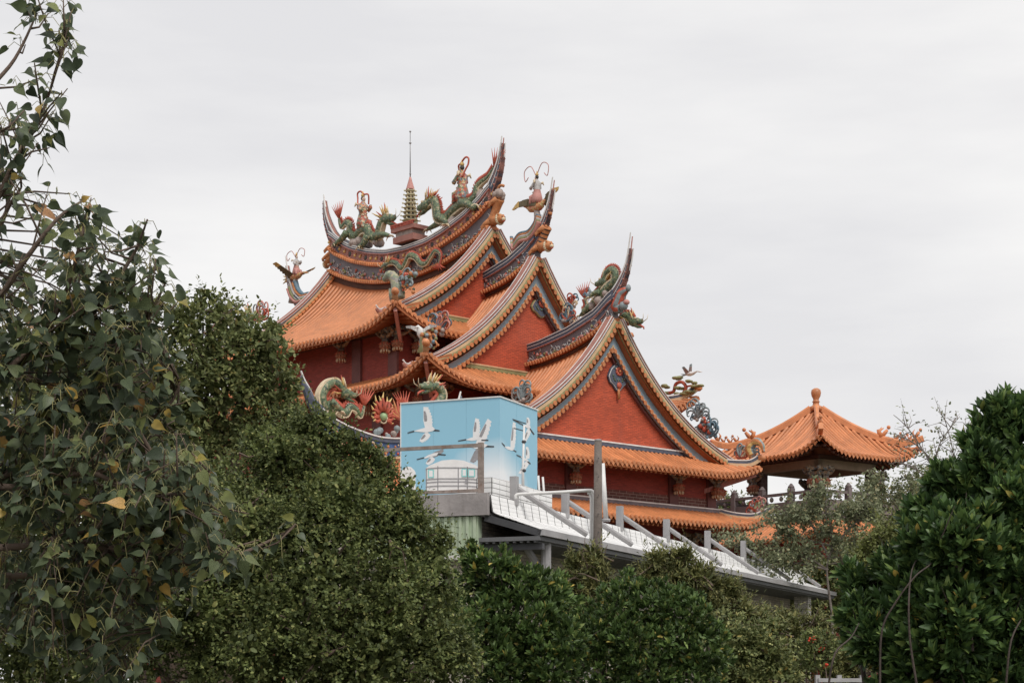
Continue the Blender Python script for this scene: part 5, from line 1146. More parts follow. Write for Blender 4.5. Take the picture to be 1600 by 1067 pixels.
hut = lambda x0, x1, yt, ys, yb: [(x0, yb), (x0, ys), (x0+(x1-x0)*.08, ys-(ys-yt)*.35), (x0+(x1-x0)*.3, yt+(ys-yt)*.12), (x0+(x1-x0)*.5, yt), (x0+(x1-x0)*.7, yt+(ys-yt)*.12), (x0+(x1-x0)*.92, ys-(ys-yt)*.35), (x1, ys), (x1, yb)]
rect = lambda x0, y0, x1, y1: [(x0, y1), (x0, y0), (x1, y0), (x1, y1)]
sh = [(4, zoomp(hut(102, 188, 490, 525, 650))), (4, zoomp(hut(249, 570, 448, 500, 650)))]
for (x, y0, y1) in ((250,500,640),(318,488,640),(440,494,640),(494,492,640),(555,500,640)): sh.append((1, zoomp(rect(x, y0, x+6, y1))))
for y in (495, 560, 578, 602): sh.append((1, zoomp([(250, y+6), (330, y), (480, y), (560, y+6), (560, y+12), (480, y+6), (330, y+6), (250, y+12)])))
for (x0, y0, x1, y1) in ((264,508,298,558),(464,503,496,552),(502,506,544,553)): sh.append((3, zoomp(rect(x0, y0, x1, y1)))); sh.append((0, zoomp(rect(x0+6, y0+6, x1-6, y1-6))))
sh.append((1, zoomp([(484,570),(500,570),(500,590),(486,592)]))); ink('L', sh, 'printed_hut')
sh = [(4, zoomp([(590,650),(590,580),(690,566),(691,650)]))]
for x in (622,640,660,680): sh.append((1, zoomp(rect(x, 612, x+3, 650))))
sh.append((1, zoomp(rect(596, 612, 690, 616)))); ink('L', sh, 'printed_hut')
sh = [(4, zoomp([(692,650),(692,566),(770,580),(890,622),(900,700),(692,700)]))]
for x in (705,722,742,760): sh.append((1, zoomp(rect(x, 612, x+3, 655))))
sh.append((1, zoomp(rect(692, 612, 770, 616)))); ink('R', sh, 'printed_hut')
# aerial mast beside the mural
q = P(817.5, 768, 36.6); m = MB(); q0 = Vector((q.x, q.y, 3.5+EYE)); m.tube([q0, P(817, 735, 36.6), P(819, 664, 36.6)], [.035, .028, .02], 7); m2 = MB()
for (x0, y0, x1, y1) in ((801, 655, 822, 662), (803, 669, 818, 673)): m2.tube([P(x0, y0, 36.5), P(x1, y1, 36.7)], .012, 5)
for y in (690, 735): m2.ball(P(818.5, y, 36.6), (.05, .05, .04), 0, 6)
thing_mesh('aerial_mast', 'thin grey aerial mast standing in front of the right face of the bird mural', 'mast', [('mast', m, PVC), ('aerial_rod', m2, DSTEEL)], q0)
# white railing low on the right
rl = empty('railing', Vector((P(1282, 1060, 29.4).x, 28.0, 0)), R(8), 'low white and grey railing under the shrubs at bottom right', 'railing')
for x in (-.3, .05, .42): m = MB(); m.box((x-.035, -.035, 0), (x+.035, .035, 1.66)); m.build('post', STEEL, rl)
for z in (1.25, 1.55): m = MB(); m.box((-.3, -.06, z), (.42, -.036, z+.06)); m.build('rail', STEEL, rl)
# ------------------------------------------------------------------ foliage
def unit(a): return a/np.maximum(np.linalg.norm(a, axis=-1, keepdims=True), 1e-9)
def leaf_tmpl(w, fold=.12, droop=.12, n=3, tip=1.0):
    """simple pointed oval, folded on the midrib; y along the leaf"""
    ys = [0]+[(k+.5)/n for k in range(n)]+[1]; v = []; f = []
    for k, y in enumerate(ys):
        ww = 0 if k in (0, len(ys)-1) else w*math.sin(math.pi*min(1, y**.85))**.8
        z = -droop*y*y
        v += [(-ww, y, z+fold*ww), (0, y, z), (ww, y, z+fold*ww)]
    for k in range(len(ys)-1):
        a = 3*k
        if k == 0: f += [(1, a+5, a+4), (1, a+4, a+3)]
        elif k == len(ys)-2: f += [(a, a+1, a+4), (a+1, a+2, a+4)]
        else: f += [(a, a+1, a+4, a+3), (a+1, a+2, a+5, a+4)]
    used = sorted({i for q in f for i in q}); mp_ = {o: i for i, o in enumerate(used)}
    return np.array([v[i] for i in used], float), [tuple(mp_[i] for i in q) for q in f]
def heart_tmpl():
    half = [(.0,.03),(.14,-.04),(.30,.0),(.39,.14),(.41,.32),(.35,.52),(.24,.72),(.12,.9),(.04,1.04),(.0,1.42)]
    v = []; f = []
    for (x, y) in half:
        z = -.18*y*y; v += [(-x, y, z+.22*x), (0, max(y, .03), z), (x, y, z+.22*x)]
    for k in range(len(half)-1):
        a = 3*k; f += [(a, a+1, a+4, a+3), (a+1, a+2, a+5, a+4)]
    return np.array(v, float), f
def leaves_mesh(name, tmpl, pos, yax, zax, size, mat_):
    tv, tf = tmpl; N_ = len(pos); yax = unit(yax); xax = unit(np.cross(yax, zax)); zax = np.cross(xax, yax); s = np.broadcast_to(np.asarray(size, float).reshape(-1, 1, 1), (N_, 1, 1))
    V = pos[:, None, :]+s*(tv[None, :, 0:1]*xax[:, None, :]+tv[None, :, 1:2]*yax[:, None, :]+tv[None, :, 2:3]*zax[:, None, :])
    k = len(tv); V = V.reshape(-1, 3)
    lens = np.array([len(q) for q in tf]); flat = np.concatenate([np.array(q) for q in tf])
    loops = (flat[None, :]+(np.arange(N_)*k)[:, None]).reshape(-1); starts = (np.concatenate([[0], np.cumsum(lens)[:-1]])[None, :]+(np.arange(N_)*len(flat))[:, None]).reshape(-1)
    me = bpy.data.meshes.new(name); me.vertices.add(len(V)); me.vertices.foreach_set('co', V.reshape(-1)); me.loops.add(len(loops)); me.loops.foreach_set('vertex_index', loops.astype(np.int32))
    me.polygons.add(len(starts)); me.polygons.foreach_set('loop_start', starts.astype(np.int32)); me.update(calc_edges=True); me.materials.append(mat_); return me
def rdir(n): return unit(RNG.normal(size=(n, 3)))
def lump(p, f, seed=0.0):
    return (np.sin(p[:, 0]*f+seed)*np.sin(p[:, 1]*f*1.13+1.7+seed)+np.sin(p[:, 2]*f*.93+.6+seed*2)*np.sin((p[:, 0]+p[:, 2])*f*1.37+seed))*.5
def lobe_points(lobes, n, shell=(.62, 1.0), rough=.14, seed=0.0, back=.4):
    """points on and under the skins of overlapping lobes; returns positions and outward directions"""
    C = np.array([l[0] for l in lobes], float); RR = np.array([l[1] for l in lobes], float)
    wts = (RR[:, 0]*RR[:, 2]); wts /= wts.sum(); idx = RNG.choice(len(lobes), size=int(n*1.9), p=wts); d = rdir(len(idx))
    keep = (d[:, 1] < .25) | (RNG.random(len(idx)) < back); idx, d = idx[keep], d[keep]
    t = shell[0]+(shell[1]-shell[0])*RNG.random(len(idx))**.55; base = C[idx]+d*RR[idx]
    t = t*(1+rough*lump(base, 5.5, seed)+rough*.6*lump(base, 13, seed+2)); p = C[idx]+d*RR[idx]*t[:, None]
    ok = np.ones(len(p), bool)
    for j in range(len(C)):
        q = np.linalg.norm((p-C[j])/RR[j], axis=1); ok &= ~((q < .58) & (idx != j))
    p, d = p[ok][:n], unit(d[ok]/RR[idx[ok]])[:n]; m_ = p[:, 2] > .05
    return p[m_], d[m_]
def lobe(px, py, Y, rpx, sq=1.0, ry=None): r_ = rpx/F*Y; return (tuple(P(px, py, Y)), (r_, (ry or 1)*r_, r_*sq))
def oriented(d, up=.35, rnd=.8, n_out=.6):
    n_ = len(d); y = unit(d*.55+np.array([0, 0, up])+rdir(n_)*rnd); z = unit(d*n_out+np.array([0, -.15, .55])+rdir(n_)*.65); return y, z
BARK = M('brown_bark', (.12,.085,.065), .85, .3, 8, .5, 30); BARKD = M('dark_bark', (.06,.045,.038), .9, .3, 8, .5, 30); BARKG = M('grey_bark', (.20,.17,.15), .85, .25, 8, .5, 30)
def trunk_mesh(m, base, targets, r0=.08, seed=1, mid=.45):
    rd_ = random.Random(seed)
    for tg in targets:
        tg = Vector(tg); b = Vector(base)+Vector((rd_.uniform(-.1, .1), rd_.uniform(-.1, .1), 0)); q = b+(tg-b)*mid+Vector((rd_.uniform(-.2, .2), rd_.uniform(-.2, .2), rd_.uniform(0, .3)))
        c = catmull([b, q, tg], 6); m.tube(c, [r0*(1-.8*i/(len(c)-1)) for i in range(len(c))], 6)
def twigs(m, p, d, n, L, r=.008):
    for i in RNG.choice(len(p), size=min(n, len(p)), replace=False):
        a = Vector(p[i]-d[i]*L*.7); b = Vector(p[i]+d[i]*L*.25+RNG.normal(size=3)*L*.15); m.tube([a, (a+b)/2+Vector(RNG.normal(size=3)*L*.08), b], [r*1.5, r, r*.4], 4)
def sprigs(lobes, n, size, per=11, shell=(.55, 1.0), rough=.2, seed=0., back=.3, up=.35, rnd=.55, ln=4.2):
    """leafy shoots that break the outline: leaves set alternately along short stems"""
    ns = max(1, n//per); p, d = lobe_points(lobes, ns, shell, rough, seed, back); ns = len(p)
    ax = unit(d*.75+np.array([0, -.08, up])+RNG.normal(size=p.shape)*rnd); bend = RNG.normal(size=p.shape)*.25; L = size*ln*RNG.uniform(.5, 1.35, (ns, 1))
    a = unit(np.cross(ax, rdir(ns))); b = np.cross(ax, a); P_, Y_, Z_, S_ = [], [], [], []
    for k in range(per):
        f = (k+.6)/per; q = p+(ax+bend*f)*L*(f-.35); an = k*2.4+RNG.uniform(-.5, .5, ns); rad = a*np.cos(an)[:, None]+b*np.sin(an)[:, None]
        yy = unit(rad*(1.1-.75*f)+ax*(.45+.5*f)+np.array([0, 0, -.12])+RNG.normal(size=p.shape)*.25); zz = unit(np.array([0, -.12, .75])+ax*.35+RNG.normal(size=p.shape)*.4)
        P_.append(q); Y_.append(yy); Z_.append(zz); S_.append(size*RNG.uniform(.6, 1.15, ns)*(1.05-.35*f))
    return np.concatenate(P_), np.concatenate(Y_), np.concatenate(Z_), np.concatenate(S_), p, ax
def bumpy(lobes, k=5, seed=1, f=.40, shrink=.93):
    """smaller boughs swelling out of each lobe towards the light"""
    rd_ = random.Random(seed); o_ = []
    for (c, r_) in lobes:
        o_.append((c, tuple(q*shrink for q in r_)))
        for _ in range(k):
            d = Vector((rd_.gauss(0, 1), rd_.gauss(-.5, .7), rd_.gauss(.35, .8))).normalized(); g = f*rd_.uniform(.65, 1.2)
            o_.append(((c[0]+d.x*r_[0]*(1.02-g*.75), c[1]+d.y*r_[1]*(1.02-g*.75), c[2]+d.z*r_[2]*(1.02-g*.75)), tuple(q*g for q in r_)))
    return o_
def bush(name, label, cat, lobes, n, tmpl, size, mat_, shell=(.5, 1.0), rough=.26, seed=0., up=.4, rnd=.5, back=.3, ntw=60, per=11, ln=4.2, bark=BARK, group=None, r0=.05, extra=None):
    cx = float(np.mean([l[0][0] for l in lobes])); cy = float(np.mean([l[0][1] for l in lobes])); base = Vector((cx, cy, 0)); main = lobes; lobes = bumpy(lobes, 5, int(seed*7)+3)
    root = empty(name, base, 0, label, cat, group); pp, y, z, ss, p, d = sprigs(lobes, n, size, per, shell, rough, seed, back, up, rnd, ln)
    me = leaves_mesh('crown', tmpl, pp-np.array(base), y, z, ss, mat_); inst('crown', me, root)['kind'] = 'stuff'
    q, dd = lobe_points(lobes, int(n*.3), (.1, .6), .1, seed+1, .4); yy, zz = oriented(dd); inst('inner_leaves', leaves_mesh('inner_leaves', tmpl, q-np.array(base), yy, zz, size*1.5, mat_), root)['kind'] = 'stuff'
    m = MB(); trunk_mesh(m, (0, 0, 0), [Vector(l[0])-base for l in main], r0, int(seed*10)+1); m.build('trunk', bark, root, True)
    m = MB(); twigs(m, p-np.array(base), d, ntw, size*5, .006+size*.04); tag(m.build('twigs', bark, root), kind='stuff')
    return root, base, p, d
# ---- mangrove: upright rosettes of stiff leaves at the twig ends
def rosettes(lobes, n, size, per=7, shell=(.7, 1.02), rough=.14, seed=0., back=.25, spread=.6):
    p, d = lobe_points(lobes, n, shell, rough, seed, back); ax = unit(d*.8+np.array([0, -.1, .75])+RNG.normal(size=p.shape)*.3)
    a = unit(np.cross(ax, rdir(len(ax)))); b = np.cross(ax, a); P_, Y_, Z_, S_ = [], [], [], []
    for k in range(per):
        an = 2*math.pi*(k*.382)+RNG.uniform(-.4, .4, len(p)); r_ = (spread*(.35+.9*k/per)+RNG.uniform(-.12, .12, len(p)))[:, None]
        rad = a*np.cos(an)[:, None]+b*np.sin(an)[:, None]; yy = unit(ax+rad*r_*1.15); P_.append(p-ax*size*.12*k/per*2+yy*size*.05); Y_.append(yy); Z_.append(unit(ax*.9-rad*.6)); S_.append(size*RNG.uniform(.65, 1.15, len(p)))
    return np.concatenate(P_), np.concatenate(Y_), np.concatenate(Z_), np.concatenate(S_), p, ax
def mangrove(name, label, lobes, n, size, tmpl, mat_, per=7, seed=0., bark=BARKD, singles=0, ntw=60, group=None, shell=(.66, 1.03), back=.25, rough=.22, fill=0, r0=.05):
    cx = float(np.mean([l[0][0] for l in lobes])); cy = float(np.mean([l[0][1] for l in lobes])); base = Vector((cx, cy, 0)); root = empty(name, base, 0, label, 'mangrove', group); main = lobes; lobes = bumpy(lobes, 4, int(seed*7)+5, .42)
    p, y, z, s, tp, tax = rosettes(lobes, n, size, per, shell, rough, seed, back); pb = p-np.array(base); sel = np.zeros(len(p), bool)
    if singles:
        frontness = s*900/p[:, 1]+(-y[:, 1])*.2-np.abs(p[:, 0]/p[:, 1]-.23)*.0
        # the leaves that show largest: in view, near, on the outer skin
        inv = (p[:, 0]/p[:, 1] < .285) & (p[:, 2] > EYE); sc_ = np.where(inv, -p[:, 1]+s*3, -99); sel[np.argsort(-sc_)[:singles]] = True
    me = leaves_mesh('crown', tmpl, pb[~sel], y[~sel], z[~sel], s[~sel], mat_); inst('crown', me, root)['kind'] = 'stuff'
    if singles:
        one = leaves_mesh('leaf', tmpl, np.zeros((1, 3)), np.array([[0., 1, 0]]), np.array([[0., 0, 1]]), 1.0, mat_)
        for i in np.where(sel)[0]:
            yy = Vector(y[i]); xx = yy.cross(Vector(z[i])).normalized(); zz = xx.cross(yy); mt = frame(xx*s[i], yy*s[i], zz*s[i], pb[i]); inst('leaf', one, root, mt)
    m = MB(); trunk_mesh(m, (0, 0, 0), [Vector(l[0])-base for l in main], r0, int(seed*10)+1)
    m.build('trunk', bark, root, True); m = MB(); twigs(m, tp-np.array(base), tax, ntw, size*3.5, .006); tag(m.build('twigs', bark, root), kind='stuff')
    if fill:
        q, dd = lobe_points(lobes, fill, (.35, .72), .1, seed+1, .3); yy, zz = oriented(dd); me = leaves_mesh('inner_leaves', tmpl, q-np.array(base), yy, zz, size*RNG.uniform(.7, 1.1, len(q)), mat_); inst('inner_leaves', me, root)['kind'] = 'stuff'
    return root, base, p
SMALL = leaf_tmpl(.30, .25, .15, 2); SMALLR = leaf_tmpl(.34, .2, .12, 2); STIFF = leaf_tmpl(.185, .35, .10, 3); NEEDLE = leaf_tmpl(.13, .2, .1, 1); HEART = heart_tmpl()
LM_L = leaf_mat('shrub_leaf_grey_green', ((0, (0.077,0.097,0.037)), (.45, (0.147,0.174,0.065)), (.85, (0.240,0.257,0.103)), (.97, (0.340,0.339,0.142)), (1.0, (0.433,0.325,0.090))), .5, .28, .22)
LM_D = leaf_mat('shrub_leaf_deep', ((0, (0.061,0.081,0.031)), (.5, (0.118,0.146,0.050)), (.9, (0.205,0.235,0.083)), (1, (0.339,0.332,0.127))), .5, .28, .22)
LM_M = leaf_mat('mangrove_leaf', ((0, (0.037,0.066,0.021)), (.5, (0.075,0.123,0.037)), (.85, (0.136,0.208,0.061)), (.97, (0.257,0.315,0.100)), (1, (0.486,0.358,0.086))), .42, .25, .3)
LM_R = leaf_mat('mangrove_leaf_glossy', ((0, (0.035,0.066,0.025)), (.5, (0.066,0.121,0.040)), (.88, (0.133,0.211,0.062)), (.985, (0.250,0.328,0.094)), (1, (0.600,0.421,0.109))), .38, .25, .32)
LM_J = leaf_mat('juniper_foliage', ((0, (0.072,0.088,0.029)), (.5, (0.138,0.147,0.051)), (1, (0.249,0.231,0.084))), .6, .12)
LM_W = leaf_mat('light_tree_leaf', ((0, (0.127,0.149,0.081)), (.5, (0.218,0.241,0.138)), (.9, (0.322,0.333,0.196)), (1, (0.380,0.299,0.149))), .55, .3)
LM_B = leaf_mat('bodhi_leaf', ((0, (0.045,0.062,0.038)), (.4, (0.074,0.099,0.055)), (.75, (0.113,0.143,0.071)), (.93, (0.180,0.203,0.074)), (.972, (0.269,0.264,0.070)), (.982, (0.528,0.341,0.089)), (1, (0.382,0.198,0.099))), .42, .3, .3, vein=True)
LM_Y = leaf_mat('yellow_green_leaf', ((0, (.14,.17,.05)), (1, (.26,.27,.10))), .5, .25)
# ---- tall leafy shrub behind, up to the left eave of the temple
bush('evergreen_tree', 'tall small-leaved evergreen tree in front of the left end of the temple', 'tree',
     [lobe(330,520,21,62,1.05), lobe(270,560,21,80), lobe(395,555,21,62), lobe(425,600,21,42), lobe(350,620,21,95), lobe(230,650,21,95), lobe(420,680,21,70), lobe(300,740,21,120), lobe(180,700,21.5,120), lobe(330,480,21,26,1.2), lobe(345,505,21,30), lobe(250,510,21,45), lobe(165,590,22,80), lobe(95,640,22,90), lobe(60,760,22,120), lobe(190,860,21,150), lobe(432,560,21,26), lobe(375,530,21,30), lobe(428,640,21,44), lobe(440,600,21,32), lobe(455,665,21,38)],
     34000, SMALL, .072, LM_L, seed=.3, ntw=160, r0=.09, shell=(.45, 1.0), rough=.3)
bush('evergreen_tree', 'shaded evergreen tree mass behind the fig at the left edge', 'tree',
     [lobe(40,720,27,110), lobe(-60,640,27,120), lobe(120,800,27,110), lobe(-80,820,27,150), lobe(20,930,27,140), lobe(160,950,27,130), lobe(-100,980,27,140), lobe(300,980,27,130), lobe(450,990,27,120)], 9000, SMALL, .13, LM_D, seed=8.3, ntw=40, r0=.12)
bush('evergreen_tree', 'dark thicket behind the mangroves at the bottom, below the low building', 'tree',
     [lobe(700,1000,30,70), lobe(800,1010,30,70), lobe(900,1015,30,60), lobe(1000,1020,30,60), lobe(600,1000,30,80), lobe(1100,1025,30,50), lobe(1190,1035,30,40), lobe(1400,1010,30,70), lobe(1500,980,30,100), lobe(1600,960,30,120), lobe(1310,1040,30,30)], 9000, SMALL, .13, LM_D, seed=8.9, ntw=40, r0=.08)
# ---- broad dome of small leaves in the left middle
bush('evergreen_shrub', 'broad rounded dark green shrub mass in the left middle foreground', 'shrub',
     [lobe(520,735,15.5,58), lobe(465,700,15.5,55), lobe(575,760,15.5,52), lobe(440,765,15.5,85), lobe(545,815,15.3,95), lobe(615,840,15.4,66), lobe(400,860,15.2,115), lobe(505,905,15,130), lobe(625,930,15.2,88), lobe(680,950,15.4,50), lobe(330,800,15.6,80), lobe(300,930,15.3,125), lobe(420,1010,15,135), lobe(590,1020,15,130), lobe(690,1030,15.3,66), lobe(190,980,15.6,135), lobe(60,1000,15.8,135), lobe(595,735,15.5,24), lobe(540,700,15.5,30), lobe(630,795,15.5,30), lobe(668,870,15.5,34), lobe(490,672,15.5,26), lobe(415,700,15.5,40), lobe(650,820,15.5,24), lobe(575,712,15.5,22), lobe(632,775,15.5,28), lobe(685,852,15.5,28), lobe(505,668,15.5,24)],
     80000, SMALLR, .044, LM_D, seed=1.1, ntw=260, r0=.06, shell=(.45, 1.0), back=.2, rough=.28)
# ---- mangroves along the bottom centre
MG = 'mangroves along the bottom centre'
mangrove('mangrove_shrub', 'mangrove with upright pale-tipped leaf tufts below the green sheet wall', [lobe(765,896,20,43), lobe(800,921,20,45), lobe(740,876,20,25), lobe(820,966,20,72), lobe(760,991,20,72), lobe(850,1016,20,67), lobe(790,1046,20,72), lobe(860,936,20.5,43), lobe(730,931,20.3,40)], 1150, .105, STIFF, LM_M, seed=.7, ntw=60, group=MG, fill=4200)
mangrove('mangrove_shrub', 'mangrove dome with dense glossy leaves right of centre at the bottom', [lobe(1010,953,22,50), lobe(960,968,22,50), lobe(1060,973,22,53), lobe(1090,1018,22,55), lobe(1010,1028,22,82), lobe(940,1038,22,69), lobe(1080,1068,22,64), lobe(980,918,22.3,25), lobe(1045,933,22.2,27), lobe(915,993,22.6,40)], 1350, .10, STIFF, LM_M, seed=1.9, ntw=60, group=MG, fill=4200)
bush('evergreen_shrub', 'grey-green small-leaved shrub at the bottom between the mangrove dome and the juniper', 'shrub', [lobe(1150,1018,24,38), lobe(1190,1028,24,43), lobe(1215,1068,24,38), lobe(1150,1078,24,52), lobe(1130,983,24.4,27), lobe(1200,988,24.3,20)], 8500, SMALL, .075, LM_L, seed=2.3, ntw=60)
# ---- junipers
def juniper(label, lobes, n, seed, size=.11): return bush('juniper_tree', label, 'juniper', lobes, n, NEEDLE, size, LM_J, seed=seed, up=.7, rnd=.5, rough=.4, ntw=50, per=16, ln=2.4, bark=BARK, group='junipers before the low building', shell=(.35, 1.08))
juniper('conical juniper just left of the foot of the grey pole', [lobe(898,886,27,15,1.6), lobe(900,916,27,25,1.2), lobe(905,951,27,34)], 3200, 3.1)
juniper('conical juniper standing at the foot of the grey pole', [lobe(929,872,26.5,11,1.9), lobe(932,894,26.5,20,1.3), lobe(935,929,26.5,30), lobe(925,964,26.5,38)], 3600, 3.4)
juniper('yellow-green spreading juniper crown below the middle of the pent roof', [lobe(1030,883,28,28,.8), lobe(1065,876,28,22,.9), lobe(1100,907,28,32,.8), lobe(1130,932,28,32,.8), lobe(1060,913,28,38,.8), lobe(1150,957,28,32,.8), lobe(1010,898,28,18,.8), lobe(1110,972,28,38), lobe(1185,967,28.3,22,.7)], 9000, 4.0)
juniper('loose juniper at the lower end of the pent roof above the red flowers', [lobe(1240,977,29,27), lobe(1275,982,29,29), lobe(1225,1007,29,26), lobe(1290,1012,29,33), lobe(1255,1032,29,33), lobe(1310,1052,29,36), lobe(1225,962,29.3,13), lobe(1300,1082,29,33)], 7500, 4.4, .10)
m = MB(); fb = Vector((P(1280, 1000, 28.2).x, 28.2, 0))
fl = empty('red_flower_bush', fb, 0, 'small bush with bright red blossoms under the loose juniper at bottom right', 'flower bush')
for (x, y_) in ((1268,998),(1280,1014),(1283,1012),(1272,1001),(1290,1040)):
    for k in range(4): m.ball(P(x, y_, 28.2)-fb+Vector(RNG.normal(size=3)*.025), .022, 0, 5)
tag(m.build('blossoms', M('scarlet_petals', (.62,.06,.03), .6, .2), fl, True), kind='stuff'); p, d = lobe_points([lobe(1275,1015,28.4,34)], 900, seed=2); y, z = oriented(d); inst('crown', leaves_mesh('crown', SMALL, p-np.array(fb), y, z, .06, LM_D), fl)['kind'] = 'stuff'
m = MB(); trunk_mesh(m, (0, 0, 0), [P(1270,1010,28.4)-fb, P(1285,1005,28.4)-fb], .03); m.build('stems', BARK, fl)
# ---- airy trees in front of the pavilion
def airy(name, label, limbs, n, size, mat_, spread, r0=.06, seed=5, tw=26, bark=BARKG, group=None, cat='tree', leafy=True, tk=.2):
    """limbs: polylines of (px,py,Y) from the trunk outwards"""
    first = P(*limbs[0][0]); base = Vector((first.x, first.y, 0)); root = empty(name, base, 0, label, cat, group); rd_ = random.Random(seed); m = MB(); m2 = MB(); anchors = []; dirs = []
    m.tube([(0, 0, 0), first-base], [r0*1.3, r0], 7)
    for L in limbs:
        c = catmull([P(*q)-base for q in L], 6); K = len(c); m.tube(c, [r0*(.8-.62*i/(K-1)) for i in range(K)], 6)
        for k in range(tw):
            i = rd_.randrange(K//4, K); a = c[i]; t = (c[min(i+1, K-1)]-c[i-1]).normalized(); dv = (t*.6+Vector((rd_.gauss(0, .7), rd_.gauss(0, .7), rd_.gauss(.1, .5)))).normalized(); l_ = spread*rd_.uniform(.5, 1.2)
            b = a+dv*l_*.5+Vector((0, 0, .05)); e_ = a+dv*l_+Vector((rd_.gauss(0, .1), rd_.gauss(0, .1), rd_.gauss(.05, .12))); m2.tube([a, b, e_], [r0*tk, r0*tk*.6, r0*tk*.25], 4)
            for q in range(5): f = rd_.uniform(.35, 1.05); anchors.append(a+(e_-a)*f); dirs.append(dv)
    m.build('trunk', bark, root, True); tag(m2.build('twigs', bark, root), kind='stuff')
    if leafy:
        A = np.array(anchors); D = np.array(dirs); ix = RNG.integers(0, len(A), n); p = A[ix]+RNG.normal(size=(n, 3))*spread*.13; y = unit(D[ix]*.5+rdir(n)*.9+np.array([0, 0, -.1])); z = unit(np.array([0, -.2, .8])+rdir(n)*.7)
        inst('crown', leaves_mesh('crown', SMALLR, p, y, z, size*RNG.uniform(.6, 1.2, n), mat_), root)['kind'] = 'stuff'
    return root
airy('feathery_tree', 'airy pale-leaved tree in front of the pavilion balustrade', [((1300,960,52),(1292,890,52),(1300,852,52),(1296,812,52),(1290,794,52)), ((1294,890,52),(1262,872,52),(1225,864,52),(1180,860,52),(1150,854,52)), ((1298,862,52),(1330,822,52),(1345,812,52),(1350,797,52)), ((1296,872,52),(1270,822,52),(1262,807,52),(1275,790,52)), ((1298,870,52),(1340,872,52),(1375,857,52)), ((1294,890,52),(1250,880,52),(1215,880,52)), ((1300,880,52),(1325,880,52),(1350,900,52)), ((1298,852,52),(1245,837,52),(1212,812,52))], 15000, .10, LM_W, .75, .05, 5, 34)
airy('feathery_tree', 'thin small-leaved tree with reddish twigs right of the pavilion', [((1385,960,56),(1380,860,56),(1378,800,56),(1372,780,56),(1366,765,56)), ((1380,850,56),(1400,800,56),(1418,780,56),(1425,755,56)), ((1380,830,56),(1360,800,56),(1345,780,56)), ((1382,870,56),(1410,850,56),(1430,820,56))], 5000, .10, LM_W, .65, .04, 9, 24)
airy('bare_tree', 'sparse tree with bare grey branches against the sky at upper right', [((1490,960,40),(1485,850,40),(1470,760,40),(1440,700,40),(1415,665,40),(1396,648,40)), ((1480,800,40),(1490,740,40),(1488,700,40),(1476,655,40)), ((1475,770,40),(1455,720,40),(1425,690,40),(1400,680,40)), ((1484,820,40),(1510,760,40),(1520,700,40),(1515,670,40)), ((1478,790,40),(1440,740,40),(1410,725,40)), ((1472,765,40),(1462,730,40),(1470,690,40),(1500,650,40))], 520, .075, LM_W, .45, .034, 13, 22, tk=.34)
bush('distant_tree', 'small distant tree seen between the temple wall and the balustrade', 'tree', [lobe(1140,800,120,16,.8), lobe(1155,806,120,14,.8), lobe(1128,808,120,14,.8), lobe(1148,792,120,9)], 1400, SMALL, .35, LM_L, seed=6, ntw=20, r0=.1)
bush('yellow_green_shrub', 'pale yellow-green leafy shrub between the airy trees and the right mangrove', 'shrub', [lobe(1385,835,33,26), lobe(1375,850,33,26), lobe(1400,860,33,30), lobe(1360,880,33,30)], 2600, SMALLR, .085, LM_Y, seed=6.6, ntw=30)
bush('evergreen_tree', 'dark shady tree behind the end of the pent roof', 'tree', [lobe(1290,900,60,40), lobe(1330,890,60,50), lobe(1380,900,60,60), lobe(1260,905,60,28), lobe(1330,960,60,70), lobe(1430,850,60,70), lobe(1480,780,60,60), lobe(1240,960,60,60)], 9000, SMALL, .19, LM_L, seed=7.1, ntw=60, r0=.12)
# ---- big mangrove on the right
rg, gb, _ = mangrove('mangrove_tree', 'large dark mangrove with big glossy leaves filling the right edge', [lobe(1565,665,13.5,46), lobe(1542,700,13.5,38), lobe(1600,700,13.5,72), lobe(1497,768,13.3,48), lobe(1540,770,13.3,72), lobe(1452,812,13.4,40), lobe(1610,800,13.2,81), lobe(1462,862,13.2,52), lobe(1520,860,13,81), lobe(1404,892,13.5,36), lobe(1600,920,13,90), lobe(1345,920,13.7,30), lobe(1435,930,13.2,58), lobe(1350,960,13.6,34), lobe(1480,980,13.1,90), lobe(1380,1000,13.5,54), lobe(1580,1020,13.1,99), lobe(1430,1060,13.4,72), lobe(1330,900,13.8,16)], 2900, .118, STIFF, LM_R, 8, 2.7, singles=300, ntw=150, fill=9000, r0=.045, rough=.28, shell=(.6, 1.04))
m = MB()
for pts in (((1455,880),(1430,900),(1400,940),(1378,985),(1375,1067)), ((1425,890),(1420,940),(1422,1000),(1432,1067)), ((1600,960),(1580,1000),(1572,1067)), ((1330,995),(1305,1020),(1295,1067))):
    m2 = MB(); c = catmull([P(pts[0][0]+12, pts[0][1]-22, 13.2)-gb]+[P(x, y_, 12.75 if q_ == 0 else 12.45)-gb for q_, (x, y_) in enumerate(pts)], 5); c.append(Vector((c[-1].x, c[-1].y, 0))); m2.tube(c, [.004+.005*i/len(c) for i in range(len(c))], 6); m2.build('aerial_root', BARKD, rg, True)
